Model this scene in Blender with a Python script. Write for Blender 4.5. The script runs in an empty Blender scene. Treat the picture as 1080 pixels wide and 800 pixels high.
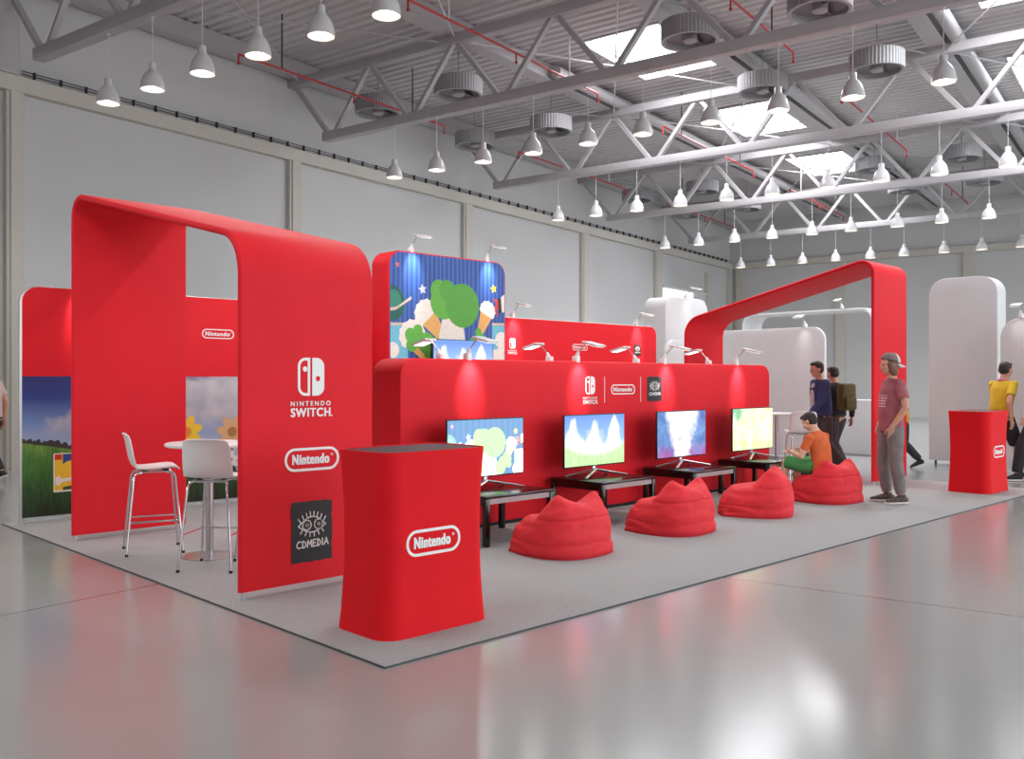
import bpy, bmesh, math, random
from mathutils import Vector, Matrix, noise
random.seed(4)
PI = math.pi
SC = bpy.context.scene
COL = SC.collection
R = math.radians

# ------------------------------------------------------------------ frames
HA = R(10.05)                      # the hall is turned 10 degrees against the booth
XH = Vector((math.cos(HA), math.sin(HA), 0)); YH = Vector((-math.sin(HA), math.cos(HA), 0))
W0 = Vector((4.6574, 16.9623, 0))
def H(t, u, z=0.0):                # t along the left wall, u metres out from it
    return W0 + t*XH - u*YH + Vector((0, 0, z))
TR = [0.0, 6.15, 12.25, 18.35, 24.5]          # truss stations
ROOF = 8.45

# ------------------------------------------------------------------ materials
def nt(name):
    m = bpy.data.materials.new(name); m.use_nodes = True
    return m, m.node_tree.nodes, m.node_tree.links
def lin(c):
    f = lambda v: v/12.92 if v <= .04045 else ((v+.055)/1.055)**2.4
    return tuple(f(v/255.) for v in c) + (1.0,)
def mat(name, rgb, rough=.5, metal=0., var=0., scale=20., bump=0., bscale=None, coat=0., spec=.5, stretch=None):
    m, N, L = nt(name); b = N['Principled BSDF']
    c = lin(rgb)
    b.inputs['Base Color'].default_value = c
    b.inputs['Roughness'].default_value = rough
    b.inputs['Metallic'].default_value = metal
    b.inputs['Specular IOR Level'].default_value = spec
    if coat: b.inputs['Coat Weight'].default_value = coat; b.inputs['Coat Roughness'].default_value = .15
    tc = N.new('ShaderNodeTexCoord'); mp = N.new('ShaderNodeMapping')
    L.new(tc.outputs['Object'], mp.inputs['Vector'])
    if stretch: mp.inputs['Scale'].default_value = stretch
    nz = N.new('ShaderNodeTexNoise'); nz.inputs['Scale'].default_value = scale; nz.inputs['Detail'].default_value = 4
    L.new(mp.outputs[0], nz.inputs['Vector'])
    if var:
        rp = N.new('ShaderNodeValToRGB')
        rp.color_ramp.elements[0].position = .3; rp.color_ramp.elements[1].position = .7
        rp.color_ramp.elements[0].color = tuple(max(0, x*(1-var)) for x in c[:3])+(1,)
        rp.color_ramp.elements[1].color = tuple(min(1, x*(1+var)) for x in c[:3])+(1,)
        L.new(nz.outputs['Fac'], rp.inputs['Fac']); L.new(rp.outputs[0], b.inputs['Base Color'])
    if bump:
        n2 = N.new('ShaderNodeTexNoise'); n2.inputs['Scale'].default_value = bscale or scale
        L.new(mp.outputs[0], n2.inputs['Vector'])
        bp = N.new('ShaderNodeBump'); bp.inputs['Strength'].default_value = bump; bp.inputs['Distance'].default_value = .01
        L.new(n2.outputs['Fac'], bp.inputs['Height']); L.new(bp.outputs[0], b.inputs['Normal'])
    return m
def emis(name, rgb, s):
    m, N, L = nt(name); b = N['Principled BSDF']
    b.inputs['Base Color'].default_value = lin(rgb); b.inputs['Emission Color'].default_value = lin(rgb)
    b.inputs['Emission Strength'].default_value = s
    return m
def ramp(N, stops, interp='LINEAR'):
    r = N.new('ShaderNodeValToRGB'); e = r.color_ramp.elements
    r.color_ramp.interpolation = interp
    while len(e) < len(stops): e.new(.5)
    for i, (p, c) in enumerate(stops):
        e[i].position = p; e[i].color = lin(c)
    return r
def mth(N, L, op, a, b=None, clamp=False):
    n = N.new('ShaderNodeMath'); n.operation = op; n.use_clamp = clamp
    for i, v in enumerate((a, b)):
        if v is None: continue
        if hasattr(v, 'links'): L.new(v, n.inputs[i])
        else: n.inputs[i].default_value = v
    return n.outputs[0]
def mixc(N, L, f, a, b):
    n = N.new('ShaderNodeMix'); n.data_type = 'RGBA'
    for k, v in ((0, f), (6, a), (7, b)):
        if hasattr(v, 'links'): L.new(v, n.inputs[k])
        elif k == 0: n.inputs[0].default_value = v
        else: n.inputs[k].default_value = lin(v)
    return n.outputs[2]
def objxyz(N, L):
    tc = N.new('ShaderNodeTexCoord'); s = N.new('ShaderNodeSeparateXYZ')
    L.new(tc.outputs['Object'], s.inputs[0])
    return tc.outputs['Object'], s.outputs[0], s.outputs[1], s.outputs[2]
def noi(N, L, vec, scale, det=4., dist=0., st=None):
    if st:
        mp = N.new('ShaderNodeMapping'); mp.inputs['Scale'].default_value = st; L.new(vec, mp.inputs[0]); vec = mp.outputs[0]
    n = N.new('ShaderNodeTexNoise'); n.inputs['Scale'].default_value = scale; n.inputs['Detail'].default_value = det
    n.inputs['Distortion'].default_value = dist; L.new(vec, n.inputs['Vector'])
    return n.outputs['Fac']

M = {}
RED = (222, 32, 44)
M['red'] = mat('red_fabric', RED, .62, var=.03, scale=3, bump=.02, bscale=900, spec=.2)
M['bean'] = mat('bean_red_fabric', (222, 46, 56), .72, var=.05, scale=6, bump=.25, bscale=260, spec=.35)
M['white'] = mat('white_fabric', (205, 202, 204), .6, var=.02, scale=3)
M['print'] = mat('white_print', (238, 236, 236), .55, var=.01, scale=9)
M['blackprint'] = mat('black_print', (30, 27, 28), .6, var=.1, scale=9)
M['alu'] = mat('aluminium_frame', (205, 205, 205), .35, .6, var=.03)
M['chrome'] = mat('chrome', (215, 215, 218), .12, 1., var=.02)
M['silver'] = mat('silver_stand', (190, 190, 192), .28, .9, var=.02)
M['plastic'] = mat('white_plastic', (232, 231, 232), .35, var=.015, scale=4)
M['blackplastic'] = mat('black_plastic', (16, 16, 17), .4, var=.1)
M['blackwood'] = mat('black_table_wood', (20, 16, 16), .22, var=.15, scale=6, stretch=(1, 12, 12))
M['greystrip'] = mat('grey_table_strip', (170, 160, 162), .45, var=.04)
M['counterfab'] = mat('counter_red_fabric', (222, 22, 32), .66, var=.03, scale=3, bump=.02, bscale=700, spec=.15)
M['countertop'] = mat('counter_dark_top', (42, 31, 36), .5, var=.05)
M['steel'] = mat('painted_steel', (172, 168, 170), .5, var=.04, scale=2)
M['roofsteel'] = mat('roof_sheet', (192, 188, 189), .55, 0., var=.04, scale=1.5)
M['wall'] = mat('painted_wall', (188, 186, 186), .85, var=.02, scale=.8)
M['trim'] = mat('beige_trim', (186, 180, 172), .8, var=.05, scale=30)
M['lampwhite'] = mat('enamel_white', (205, 203, 205), .25, var=.01)
M['bulb'] = emis('glowing_bulb', (255, 244, 220), 9)
M['headlight'] = emis('lamp_head_light', (255, 248, 235), 2.2)
M['pipe'] = mat('red_pipe', (170, 18, 26), .4, var=.05)
M['fan'] = mat('fan_grey', (150, 148, 150), .5, .1, var=.04)
M['fanin'] = mat('fan_inner', (120, 118, 120), .5, .1, var=.04)
M['blackmetal'] = mat('black_metal', (26, 26, 27), .5, var=.1)
M['sky'] = emis('skylight_pane', (245, 248, 255), 3.2)
M['winpane'] = emis('bright_pane', (250, 250, 252), 1.0)
M['skin'] = mat('skin', (205, 150, 126), .55, var=.06, scale=25)
M['skinb'] = mat('boy_skin', (222, 178, 150), .55, var=.05, scale=25)
M['hairbrown'] = mat('brown_hair', (116, 80, 58), .55, var=.3, scale=60, bump=.4, bscale=120, stretch=(3, 3, .5))
M['hairdark'] = mat('dark_hair', (46, 36, 32), .55, var=.3, scale=60, bump=.4, bscale=120, stretch=(3, 3, .5))
M['eye'] = mat('dark_eye', (24, 18, 16), .2, var=.05)
M['lip'] = mat('lip', (170, 100, 92), .5, var=.05)
M['jeans'] = mat('grey_jeans', (122, 112, 112), .85, var=.16, scale=14, bump=.3, bscale=30)
M['capgrey'] = mat('cap_grey', (128, 112, 110), .8, var=.08, scale=60, bump=.3, bscale=300)
M['capwhite'] = mat('cap_white', (205, 202, 198), .8, var=.04, scale=40)
M['camo'] = mat('sneaker_camo', (78, 66, 58), .7, var=.5, scale=40)
M['sole'] = mat('white_sole', (214, 206, 200), .6, var=.03)
M['orange'] = mat('orange_shirt', (212, 102, 54), .85, var=.08, scale=10, bump=.3, bscale=26)
M['green'] = mat('green_shorts', (70, 148, 84), .85, var=.08, scale=12)
M['bluejacket'] = mat('blue_jacket', (52, 66, 112), .8, var=.12, scale=12, bump=.2, bscale=26)
M['shirtwhite'] = mat('pale_shirt', (206, 198, 198), .8, var=.05, scale=12, bump=.2, bscale=26)
M['trousers'] = mat('dark_trousers', (74, 64, 66), .85, var=.12, scale=12)
M['olive'] = mat('olive_backpack', (92, 84, 50), .8, var=.15, scale=15)
M['yellow'] = mat('yellow_shirt', (214, 178, 36), .8, var=.08, scale=12, bump=.2, bscale=26)
M['mustard'] = mat('mustard_shirt', (212, 150, 40), .8, var=.08, scale=12)
M['pink'] = mat('pink_trim', (214, 96, 130), .8, var=.06, scale=12)
M['darkcloth'] = mat('dark_cloth', (44, 40, 44), .85, var=.15, scale=12)
M['rose'] = mat('dusty_rose_blouse', (196, 170, 166), .8, var=.06, scale=12)
M['greenblack'] = mat('dark_carpet_edge', (74, 74, 76), .7, var=.1)

# maroon shirt with a pale chest print
def shirt_mat():
    m, N, L = nt('washed_maroon_shirt'); b = N['Principled BSDF']; b.inputs['Roughness'].default_value = .85
    v, x, y, z = objxyz(N, L)
    n = noi(N, L, v, 9, 6)
    base = mixc(N, L, n, (126, 60, 72), (182, 108, 116))
    a = mth(N, L, 'MULTIPLY', mth(N, L, 'GREATER_THAN', x, .07), mth(N, L, 'MULTIPLY', mth(N, L, 'GREATER_THAN', z, 1.14), mth(N, L, 'LESS_THAN', z, 1.30)))
    w = mth(N, L, 'MULTIPLY', mth(N, L, 'GREATER_THAN', noi(N, L, v, 30, 1, 0, (.3, 1, .2)), .47), mth(N, L, 'GREATER_THAN', mth(N, L, 'SINE', mth(N, L, 'MULTIPLY', z, 190)), .35))
    a = mth(N, L, 'MULTIPLY', a, w)
    a = mth(N, L, 'MULTIPLY', a, mth(N, L, 'LESS_THAN', mth(N, L, 'ABSOLUTE', y), .12))
    c = mixc(N, L, a, base, (222, 206, 206))
    L.new(c, b.inputs['Base Color'])
    bp = N.new('ShaderNodeBump'); bp.inputs['Strength'].default_value = .35; bp.inputs['Distance'].default_value = .01
    L.new(noi(N, L, v, 16, 3), bp.inputs['Height']); L.new(bp.outputs[0], b.inputs['Normal'])
    return m
M['maroon'] = shirt_mat()

def floor_mat():
    m, N, L = nt('polished_concrete'); b = N['Principled BSDF']
    v, x, y, z = objxyz(N, L)
    n = noi(N, L, v, .5, 4, .3); n2 = noi(N, L, v, 4, 4)
    c = mixc(N, L, n, (151, 152, 152), (158, 159, 159))
    c2 = mixc(N, L, mth(N, L, 'MULTIPLY', n2, .35), c, (148, 148, 148))
    # saw-cut joints every 6.1 m
    jx = mth(N, L, 'LESS_THAN', mth(N, L, 'ABSOLUTE', mth(N, L, 'SUBTRACT', mth(N, L, 'MODULO', mth(N, L, 'ADD', x, 101.6), 6.1), 3.05)), .012)
    jy = mth(N, L, 'LESS_THAN', mth(N, L, 'ABSOLUTE', mth(N, L, 'SUBTRACT', mth(N, L, 'MODULO', mth(N, L, 'ADD', y, 104.4), 6.1), 3.05)), .012)
    j = mth(N, L, 'MAXIMUM', jx, jy)
    c3 = mixc(N, L, j, c2, (118, 112, 106))
    L.new(c3, b.inputs['Base Color'])
    rr = mth(N, L, 'ADD', mth(N, L, 'MULTIPLY', noi(N, L, v, .8, 2), .06), .15)
    L.new(rr, b.inputs['Roughness']); b.inputs['Specular IOR Level'].default_value = .6
    b.inputs['Coat Weight'].default_value = .2; b.inputs['Coat Roughness'].default_value = .2
    return m
M['floor'] = floor_mat()
M['carpet'] = mat('grey_carpet', (167, 167, 168), .95, var=.17, scale=75, bump=.5, bscale=420, spec=.1)

def stripes_mat(name, e=0.):
    m, N, L = nt(name); b = N['Principled BSDF']; b.inputs['Roughness'].default_value = .5
    v, x, y, z = objxyz(N, L)
    s = mth(N, L, 'MULTIPLY', x, 13.2)
    fr = mth(N, L, 'FRACT', mth(N, L, 'ADD', s, 50))
    nn = noi(N, L, v, 9, 3, 0, (1, 1, .02))
    a = mth(N, L, 'ADD', mth(N, L, 'MULTIPLY', fr, .62), mth(N, L, 'MULTIPLY', nn, .38))
    r = ramp(N, [(.12, (18, 38, 96)), (.36, (40, 78, 158)), (.6, (56, 104, 186)), (.88, (24, 50, 120))])
    L.new(a, r.inputs[0])
    if e:
        r2 = mixc(N, L, .45, r.outputs[0], (150, 205, 240))
        L.new(r2, b.inputs['Emission Color']); b.inputs['Emission Strength'].default_value = e
        b.inputs['Base Color'].default_value = (.02, .02, .02, 1)
    else:
        L.new(r.outputs[0], b.inputs['Base Color'])
    return m
M['stripes'] = stripes_mat('blue_stripe_print'); M['stripes_lit'] = stripes_mat('blue_stripe_picture', 1.35)

def meadow_print():
    m, N, L = nt('meadow_print'); b = N['Principled BSDF']; b.inputs['Roughness'].default_value = .5
    v, x, y, z = objxyz(N, L)
    sky = ramp(N, [(.40, (176, 190, 208)), (.62, (112, 146, 196)), (.8, (36, 66, 138)), (1., (34, 44, 104))])
    L.new(mth(N, L, 'DIVIDE', z, 1.54), sky.inputs[0])
    cl = noi(N, L, v, 1.9, 7, .3, (1, 1, 1.5))
    # cloud bank rising to the right
    band = mth(N, L, 'SUBTRACT', mth(N, L, 'ADD', 1.02, mth(N, L, 'MULTIPLY', mth(N, L, 'SUBTRACT', x, .3), .42)), z)
    cf = mth(N, L, 'MULTIPLY', mth(N, L, 'ADD', band, mth(N, L, 'MULTIPLY', mth(N, L, 'SUBTRACT', cl, .5), 1.5)), 4.5, True)
    shade = mixc(N, L, noi(N, L, v, 4, 6), (120, 134, 160), (222, 218, 216))
    fade = mth(N, L, 'MULTIPLY', mth(N, L, 'SUBTRACT', z, .80), 5, True)
    c = mixc(N, L, mth(N, L, 'MULTIPLY', cf, fade), sky.outputs[0], shade)
    # grassy hill
    hz = mth(N, L, 'ADD', mth(N, L, 'SUBTRACT', .765, mth(N, L, 'MULTIPLY', x, .19)), mth(N, L, 'MULTIPLY', noi(N, L, v, 2, 2), .02))
    gr = mth(N, L, 'LESS_THAN', z, hz)
    tr = mth(N, L, 'LESS_THAN', z, mth(N, L, 'ADD', hz, mth(N, L, 'MULTIPLY', mth(N, L, 'SUBTRACT', noi(N, L, v, 16, 3, 0, (1, 1, .3)), .28), .2)))
    c = mixc(N, L, tr, c, (52, 56, 52))
    g = ramp(N, [(.02, (22, 42, 20)), (.3, (34, 78, 34)), (.75, (70, 128, 52)), (1., (122, 164, 72))])
    blades = noi(N, L, v, 30, 5, 0, (1, 1, .18))
    L.new(mth(N, L, 'ADD', mth(N, L, 'DIVIDE', z, .85), mth(N, L, 'MULTIPLY', mth(N, L, 'SUBTRACT', blades, .5), .7)), g.inputs[0])
    c = mixc(N, L, gr, c, g.outputs[0])
    L.new(c, b.inputs['Base Color'])
    return m
M['meadow'] = meadow_print()

def screen_mat(kind):
    m, N, L = nt('screen_' + kind); b = N['Principled BSDF']
    b.inputs['Base Color'].default_value = (.02, .02, .02, 1); b.inputs['Roughness'].default_value = .15
    v, x, y, z = objxyz(N, L)
    if kind == 'meadow':
        sky = mixc(N, L, mth(N, L, 'ADD', mth(N, L, 'MULTIPLY', z, 1.9), .5, True), (170, 215, 250), (70, 120, 215))
        cl = noi(N, L, v, 3.4, 5, .2, (1.6, 1, .8))
        tow = mth(N, L, 'COSINE', mth(N, L, 'MULTIPLY', mth(N, L, 'ADD', x, .02), 19))
        q = mth(N, L, 'ADD', mth(N, L, 'ADD', mth(N, L, 'MULTIPLY', tow, .12), .12), mth(N, L, 'MULTIPLY', mth(N, L, 'SUBTRACT', cl, .5), .5))
        cf = mth(N, L, 'MULTIPLY', mth(N, L, 'SUBTRACT', q, z), 9, True)
        c = mixc(N, L, cf, sky, (252, 252, 252))
        hz = mth(N, L, 'ADD', -.10, mth(N, L, 'MULTIPLY', mth(N, L, 'MULTIPLY', x, x), .45))
        gr = mth(N, L, 'MULTIPLY', mth(N, L, 'SUBTRACT', hz, z), 12, True)
        gc = mixc(N, L, noi(N, L, v, 26, 4, 0, (1, 1, .3)), (120, 190, 90), (226, 250, 200))
        c = mixc(N, L, gr, c, gc)
        mid = mth(N, L, 'MULTIPLY', mth(N, L, 'SUBTRACT', .07, mth(N, L, 'ABSOLUTE', mth(N, L, 'SUBTRACT', mth(N, L, 'ABSOLUTE', mth(N, L, 'ADD', x, .01)), .10))), 7, True)
        mid = mth(N, L, 'MULTIPLY', mid, mth(N, L, 'LESS_THAN', mth(N, L, 'ABSOLUTE', mth(N, L, 'ADD', z, .02)), .13))
        c = mixc(N, L, mth(N, L, 'MULTIPLY', mid, noi(N, L, v, 14, 3)), c, (255, 226, 130))
        s = 1.4
    elif kind == 'burst':
        bg = mixc(N, L, mth(N, L, 'ADD', mth(N, L, 'MULTIPLY', noi(N, L, v, 5, 4, 1.), 1.4), -.25, True), (36, 62, 146), (130, 178, 236))
        lo = mth(N, L, 'MULTIPLY', mth(N, L, 'SUBTRACT', -.10, z), 6, True)
        bg = mixc(N, L, mth(N, L, 'MULTIPLY', lo, noi(N, L, v, 7, 3, 1.)), bg, (206, 60, 140))
        wd = mth(N, L, 'ADD', .27, mth(N, L, 'MULTIPLY', mth(N, L, 'ADD', z, .05), .35))
        core = mth(N, L, 'MULTIPLY', mth(N, L, 'SUBTRACT', mth(N, L, 'ADD', wd, mth(N, L, 'MULTIPLY', mth(N, L, 'SUBTRACT', noi(N, L, v, 12, 3), .5), .2)), mth(N, L, 'ABSOLUTE', x)), 8, True)
        vor = N.new('ShaderNodeTexVoronoi'); vor.inputs['Scale'].default_value = 26
        L.new(v, vor.inputs['Vector'])
        hs = N.new('ShaderNodeHueSaturation'); hs.inputs['Saturation'].default_value = 1.1; hs.inputs['Value'].default_value = 1.3
        L.new(vor.outputs['Color'], hs.inputs['Color'])
        mm = mth(N, L, 'MULTIPLY', mth(N, L, 'SUBTRACT', noi(N, L, v, 9, 4), .46), 5, True)
        cc = mixc(N, L, mth(N, L, 'MULTIPLY', mm, .55), (250, 250, 252), hs.outputs[0])
        c = mixc(N, L, core, bg, cc); s = 1.35
    else:
        vor = N.new('ShaderNodeTexVoronoi'); vor.inputs['Scale'].default_value = 15
        L.new(v, vor.inputs['Vector'])
        cc = mixc(N, L, .72, vor.outputs['Color'], (250, 248, 190))
        lo = mth(N, L, 'MULTIPLY', mth(N, L, 'SUBTRACT', -.10, z), 5, True)
        c = mixc(N, L, mth(N, L, 'MULTIPLY', lo, noi(N, L, v, 9, 3)), cc, (140, 214, 90))
        co = mth(N, L, 'SUBTRACT', .2, mth(N, L, 'SQRT', mth(N, L, 'ADD', mth(N, L, 'POWER', mth(N, L, 'ADD', x, .42), 2), mth(N, L, 'POWER', mth(N, L, 'SUBTRACT', z, .24), 2))))
        c = mixc(N, L, mth(N, L, 'MULTIPLY', mth(N, L, 'MULTIPLY', co, 12, True), .8), c, (60, 170, 130))
        wh = mth(N, L, 'MULTIPLY', mth(N, L, 'SUBTRACT', noi(N, L, v, 6, 3), .5), 6, True)
        c = mixc(N, L, mth(N, L, 'MULTIPLY', wh, .6), c, (255, 255, 235)); s = 1.6
    L.new(c, b.inputs['Emission Color']); b.inputs['Emission Strength'].default_value = s
    return m
for k in ('meadow', 'burst', 'garden'): M['screen_'+k] = screen_mat(k)

# ------------------------------------------------------------------ mesh helpers
def newbm(): return bmesh.new()
def obj(name, bm, mats, parent=None, smooth=True, loc=None, rot=None, ang=40):
    me = bpy.data.meshes.new(name)
    if isinstance(bm, bpy.types.Mesh): me = bm
    else:
        bmesh.ops.recalc_face_normals(bm, faces=bm.faces[:])
        bm.to_mesh(me); bm.free()
    if not isinstance(mats, (list, tuple)): mats = [mats]
    if not me.materials:
        for m in mats: me.materials.append(m)
    if smooth:
        try: me.set_sharp_from_angle(angle=R(ang))
        except Exception: pass
        for p in me.polygons: p.use_smooth = True
    o = bpy.data.objects.new(name, me); COL.objects.link(o)
    if parent is not None: o.parent = parent
    if loc is not None: o.location = loc
    if rot is not None: o.rotation_euler = rot
    return o
def thing(name, label, cat, loc=(0, 0, 0), rz=0., group=None):
    o = bpy.data.objects.new(name, None); COL.objects.link(o)
    o.location = loc; o.rotation_euler = (0, 0, rz); o.empty_display_size = .1
    o['label'] = label; o['category'] = cat
    if group: o['group'] = group
    return o
def tag(o, label, cat, group=None):
    o['label'] = label; o['category'] = cat
    if group: o['group'] = group
    return o
def struct(name, bm, m, loc=None, rz=0., smooth=False):
    o = obj(name, bm, m, None, smooth, loc, (0, 0, rz)); o['kind'] = 'structure'; return o
def dup(root, loc=None, rz=None, label=None, group=None):
    r = root.copy(); COL.objects.link(r)
    if loc is not None: r.location = loc
    if rz is not None: r.rotation_euler = (0, 0, rz)
    if label: r['label'] = label
    if group: r['group'] = group
    for ch in list(root.children):
        c = ch.copy(); COL.objects.link(c); c.parent = r
        for g in list(ch.children):
            d = g.copy(); COL.objects.link(d); d.parent = c
    return r
def setmi(bm, n0, mi):
    bm.faces.ensure_lookup_table()
    for f in bm.faces[n0:]: f.material_index = mi
def box(bm, x0, x1, y0, y1, z0, z1, bev=0., mi=0):
    n0 = len(bm.faces)
    vs = [bm.verts.new(p) for p in ((x0,y0,z0),(x1,y0,z0),(x1,y1,z0),(x0,y1,z0),(x0,y0,z1),(x1,y0,z1),(x1,y1,z1),(x0,y1,z1))]
    fs = [bm.faces.new([vs[i] for i in q]) for q in ((3,2,1,0),(4,5,6,7),(0,1,5,4),(1,2,6,5),(2,3,7,6),(3,0,4,7))]
    if bev:
        es = list({e for f in fs for e in f.edges})
        bmesh.ops.bevel(bm, geom=es, offset=bev, segments=2, affect='EDGES', profile=.5)
    if mi: setmi(bm, n0, mi)
    return bm
def frame(d, side=None):
    d = d.normalized()
    s = side if side is not None else (Vector((0, 0, 1)) if abs(d.z) < .95 else Vector((1, 0, 0)))
    a = (s - d*s.dot(d))
    if a.length < 1e-6: a = d.orthogonal()
    a.normalize(); return a, d.cross(a)
def tube(bm, pts, rad, n=10, side=None, cap=True, mi=0, roundcap=False):
    """lofted tube through pts; rad number or list of r or (rside, rother)"""
    n0 = len(bm.faces)
    pts = [Vector(p) for p in pts]
    if not isinstance(rad, (list, tuple)): rad = [rad]*len(pts)
    rad = [(r, r) if not isinstance(r, (list, tuple)) else r for r in rad]
    if roundcap:
        d0 = (pts[0]-pts[1]).normalized(); d1 = (pts[-1]-pts[-2]).normalized()
        P, Q = [], []
        for k in (.98, .8, .45):
            q = math.sqrt(1-k*k); r = rad[0]; P.append(pts[0]+d0*min(r)*k); Q.append((r[0]*q, r[1]*q))
        P += pts; Q += rad
        for k in (.45, .8, .98):
            q = math.sqrt(1-k*k); r = rad[-1]; P.append(pts[-1]+d1*min(r)*k); Q.append((r[0]*q, r[1]*q))
        pts, rad = P, Q
    rings = []
    for i, p in enumerate(pts):
        d = (pts[min(i+1, len(pts)-1)] - pts[max(i-1, 0)])
        a, b = frame(d, Vector(side) if side is not None else None)
        if side is None and rings:
            pa = prev - d.normalized()*prev.dot(d.normalized())
            if pa.length > 1e-6: a = pa.normalized(); b = d.normalized().cross(a)
        prev = a
        rings.append([bm.verts.new(p + a*rad[i][0]*math.cos(2*PI*k/n) + b*rad[i][1]*math.sin(2*PI*k/n)) for k in range(n)])
    for i in range(len(rings)-1):
        for k in range(n):
            bm.faces.new((rings[i][k], rings[i][(k+1) % n], rings[i+1][(k+1) % n], rings[i+1][k]))
    if cap:
        bm.faces.new(rings[0][::-1]); bm.faces.new(rings[-1])
    if mi: setmi(bm, n0, mi)
    return bm
def lathe(bm, prof, n=24, c=(0, 0, 0), mi=0):
    n0 = len(bm.faces); rings = []
    for r, z in prof:
        if r < 1e-6: rings.append([bm.verts.new((c[0], c[1], c[2]+z))])
        else: rings.append([bm.verts.new((c[0]+r*math.cos(2*PI*k/n), c[1]+r*math.sin(2*PI*k/n), c[2]+z)) for k in range(n)])
    for a, b in zip(rings, rings[1:]):
        for k in range(n):
            k2 = (k+1) % n
            q = [a[k % len(a)]] + ([a[k2]] if len(a) > 1 else []) + ([b[k2]] if len(b) > 1 else []) + [b[k % len(b)]]
            if len(q) > 2: bm.faces.new(q)
    if mi: setmi(bm, n0, mi)
    return bm
def ell(bm, c, r, n=16, m=10, rot=None):
    c = Vector(c)
    prof = []
    rings = []
    for i in range(m+1):
        ph = -PI/2 + PI*i/m
        if i in (0, m): rings.append([Vector((0, 0, r[2]*math.sin(ph)))])
        else: rings.append([Vector((r[0]*math.cos(ph)*math.cos(2*PI*k/n), r[1]*math.cos(ph)*math.sin(2*PI*k/n), r[2]*math.sin(ph))) for k in range(n)])
    V = [[bm.verts.new(c + (rot @ p if rot else p)) for p in g] for g in rings]
    for a, b in zip(V, V[1:]):
        for k in range(n):
            k2 = (k+1) % n
            q = [a[k % len(a)]] + ([a[k2]] if len(a) > 1 else []) + ([b[k2]] if len(b) > 1 else []) + [b[k % len(b)]]
            bm.faces.new(q)
    return bm
def prism(bm, pts, y0, y1, mi=0):
    """polygon in the XZ plane pulled from y0 to y1"""
    n0 = len(bm.faces)
    a = [bm.verts.new((x, y0, z)) for x, z in pts]; b = [bm.verts.new((x, y1, z)) for x, z in pts]
    bm.faces.new(a); bm.faces.new(b[::-1]); n = len(pts)
    for i in range(n): bm.faces.new((a[i], b[i], b[(i+1) % n], a[(i+1) % n]))
    if mi: setmi(bm, n0, mi)
def ring2(bm, po, pi_, y0, y1, mi=0):
    n0 = len(bm.faces); n = len(po)
    A = [[bm.verts.new((x, y, z)) for x, z in P] for P in (po, pi_) for y in (y0, y1)]
    o0, o1, i0, i1 = A
    for k in range(n):
        j = (k+1) % n
        for q in ((o0[k], o0[j], i0[j], i0[k]), (o1[j], o1[k], i1[k], i1[j]), (o0[j], o0[k], o1[k], o1[j]), (i0[k], i0[j], i1[j], i1[k])):
            bm.faces.new(q)
    if mi: setmi(bm, n0, mi)
def rrect(x0, x1, z0, z1, r, n=8):
    """rounded rectangle; r = radius or (bottom-left, bottom-right, top-right, top-left)"""
    if not isinstance(r, (list, tuple)): r = (r,)*4
    P = []
    for (cx, cz, a0, rr) in ((x0, z0, PI, r[0]), (x1, z0, 1.5*PI, r[1]), (x1, z1, 0, r[2]), (x0, z1, .5*PI, r[3])):
        sx = cx + (rr if cx == x0 else -rr); sz = cz + (rr if cz == z0 else -rr)
        if rr < 1e-6: P.append((cx, cz)); continue
        for k in range(n+1):
            a = a0 + .5*PI*k/n; P.append((sx+rr*math.cos(a), sz+rr*math.sin(a)))
    return P
def rpanel(bm, x0, x1, y0, y1, z0, z1, r, bev=.012, n=8):
    """upright slab with rounded outline and softened front and back edges"""
    P = rrect(x0, x1, z0, z1, r, n)
    cx, cz = (x0+x1)/2, (z0+z1)/2
    def inset(d):
        r2 = [max(q-d, 0) if q > 0 else 0 for q in (r if isinstance(r, (list, tuple)) else (r,)*4)]
        return rrect(x0+d, x1-d, z0+d, z1-d, r2, n)
    loops = [(inset(bev), y0), (inset(bev*.3), y0+bev*.3), (P, y0+bev), (P, y1-bev), (inset(bev*.3), y1-bev*.3), (inset(bev), y1)]
    V = [[bm.verts.new((x, y, z)) for x, z in L] for L, y in loops]
    k = len(P)
    for a, b in zip(V, V[1:]):
        for i in range(k): bm.faces.new((a[i], b[i], b[(i+1) % k], a[(i+1) % k]))
    bm.faces.new(V[0]); bm.faces.new(V[-1][::-1])
def textmesh(s, size=1., bold=0., space=1., cx=1.):
    c = bpy.data.curves.new('lettering', 'FONT'); c.body = s; c.size = size; c.offset = bold
    c.space_character = space; c.align_x = 'CENTER'; c.resolution_u = 4
    o = bpy.data.objects.new('lettering', c); COL.objects.link(o)
    me = bpy.data.meshes.new_from_object(o.evaluated_get(bpy.context.evaluated_depsgraph_get()))
    bpy.data.objects.remove(o); bpy.data.curves.remove(c)
    return me
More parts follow.
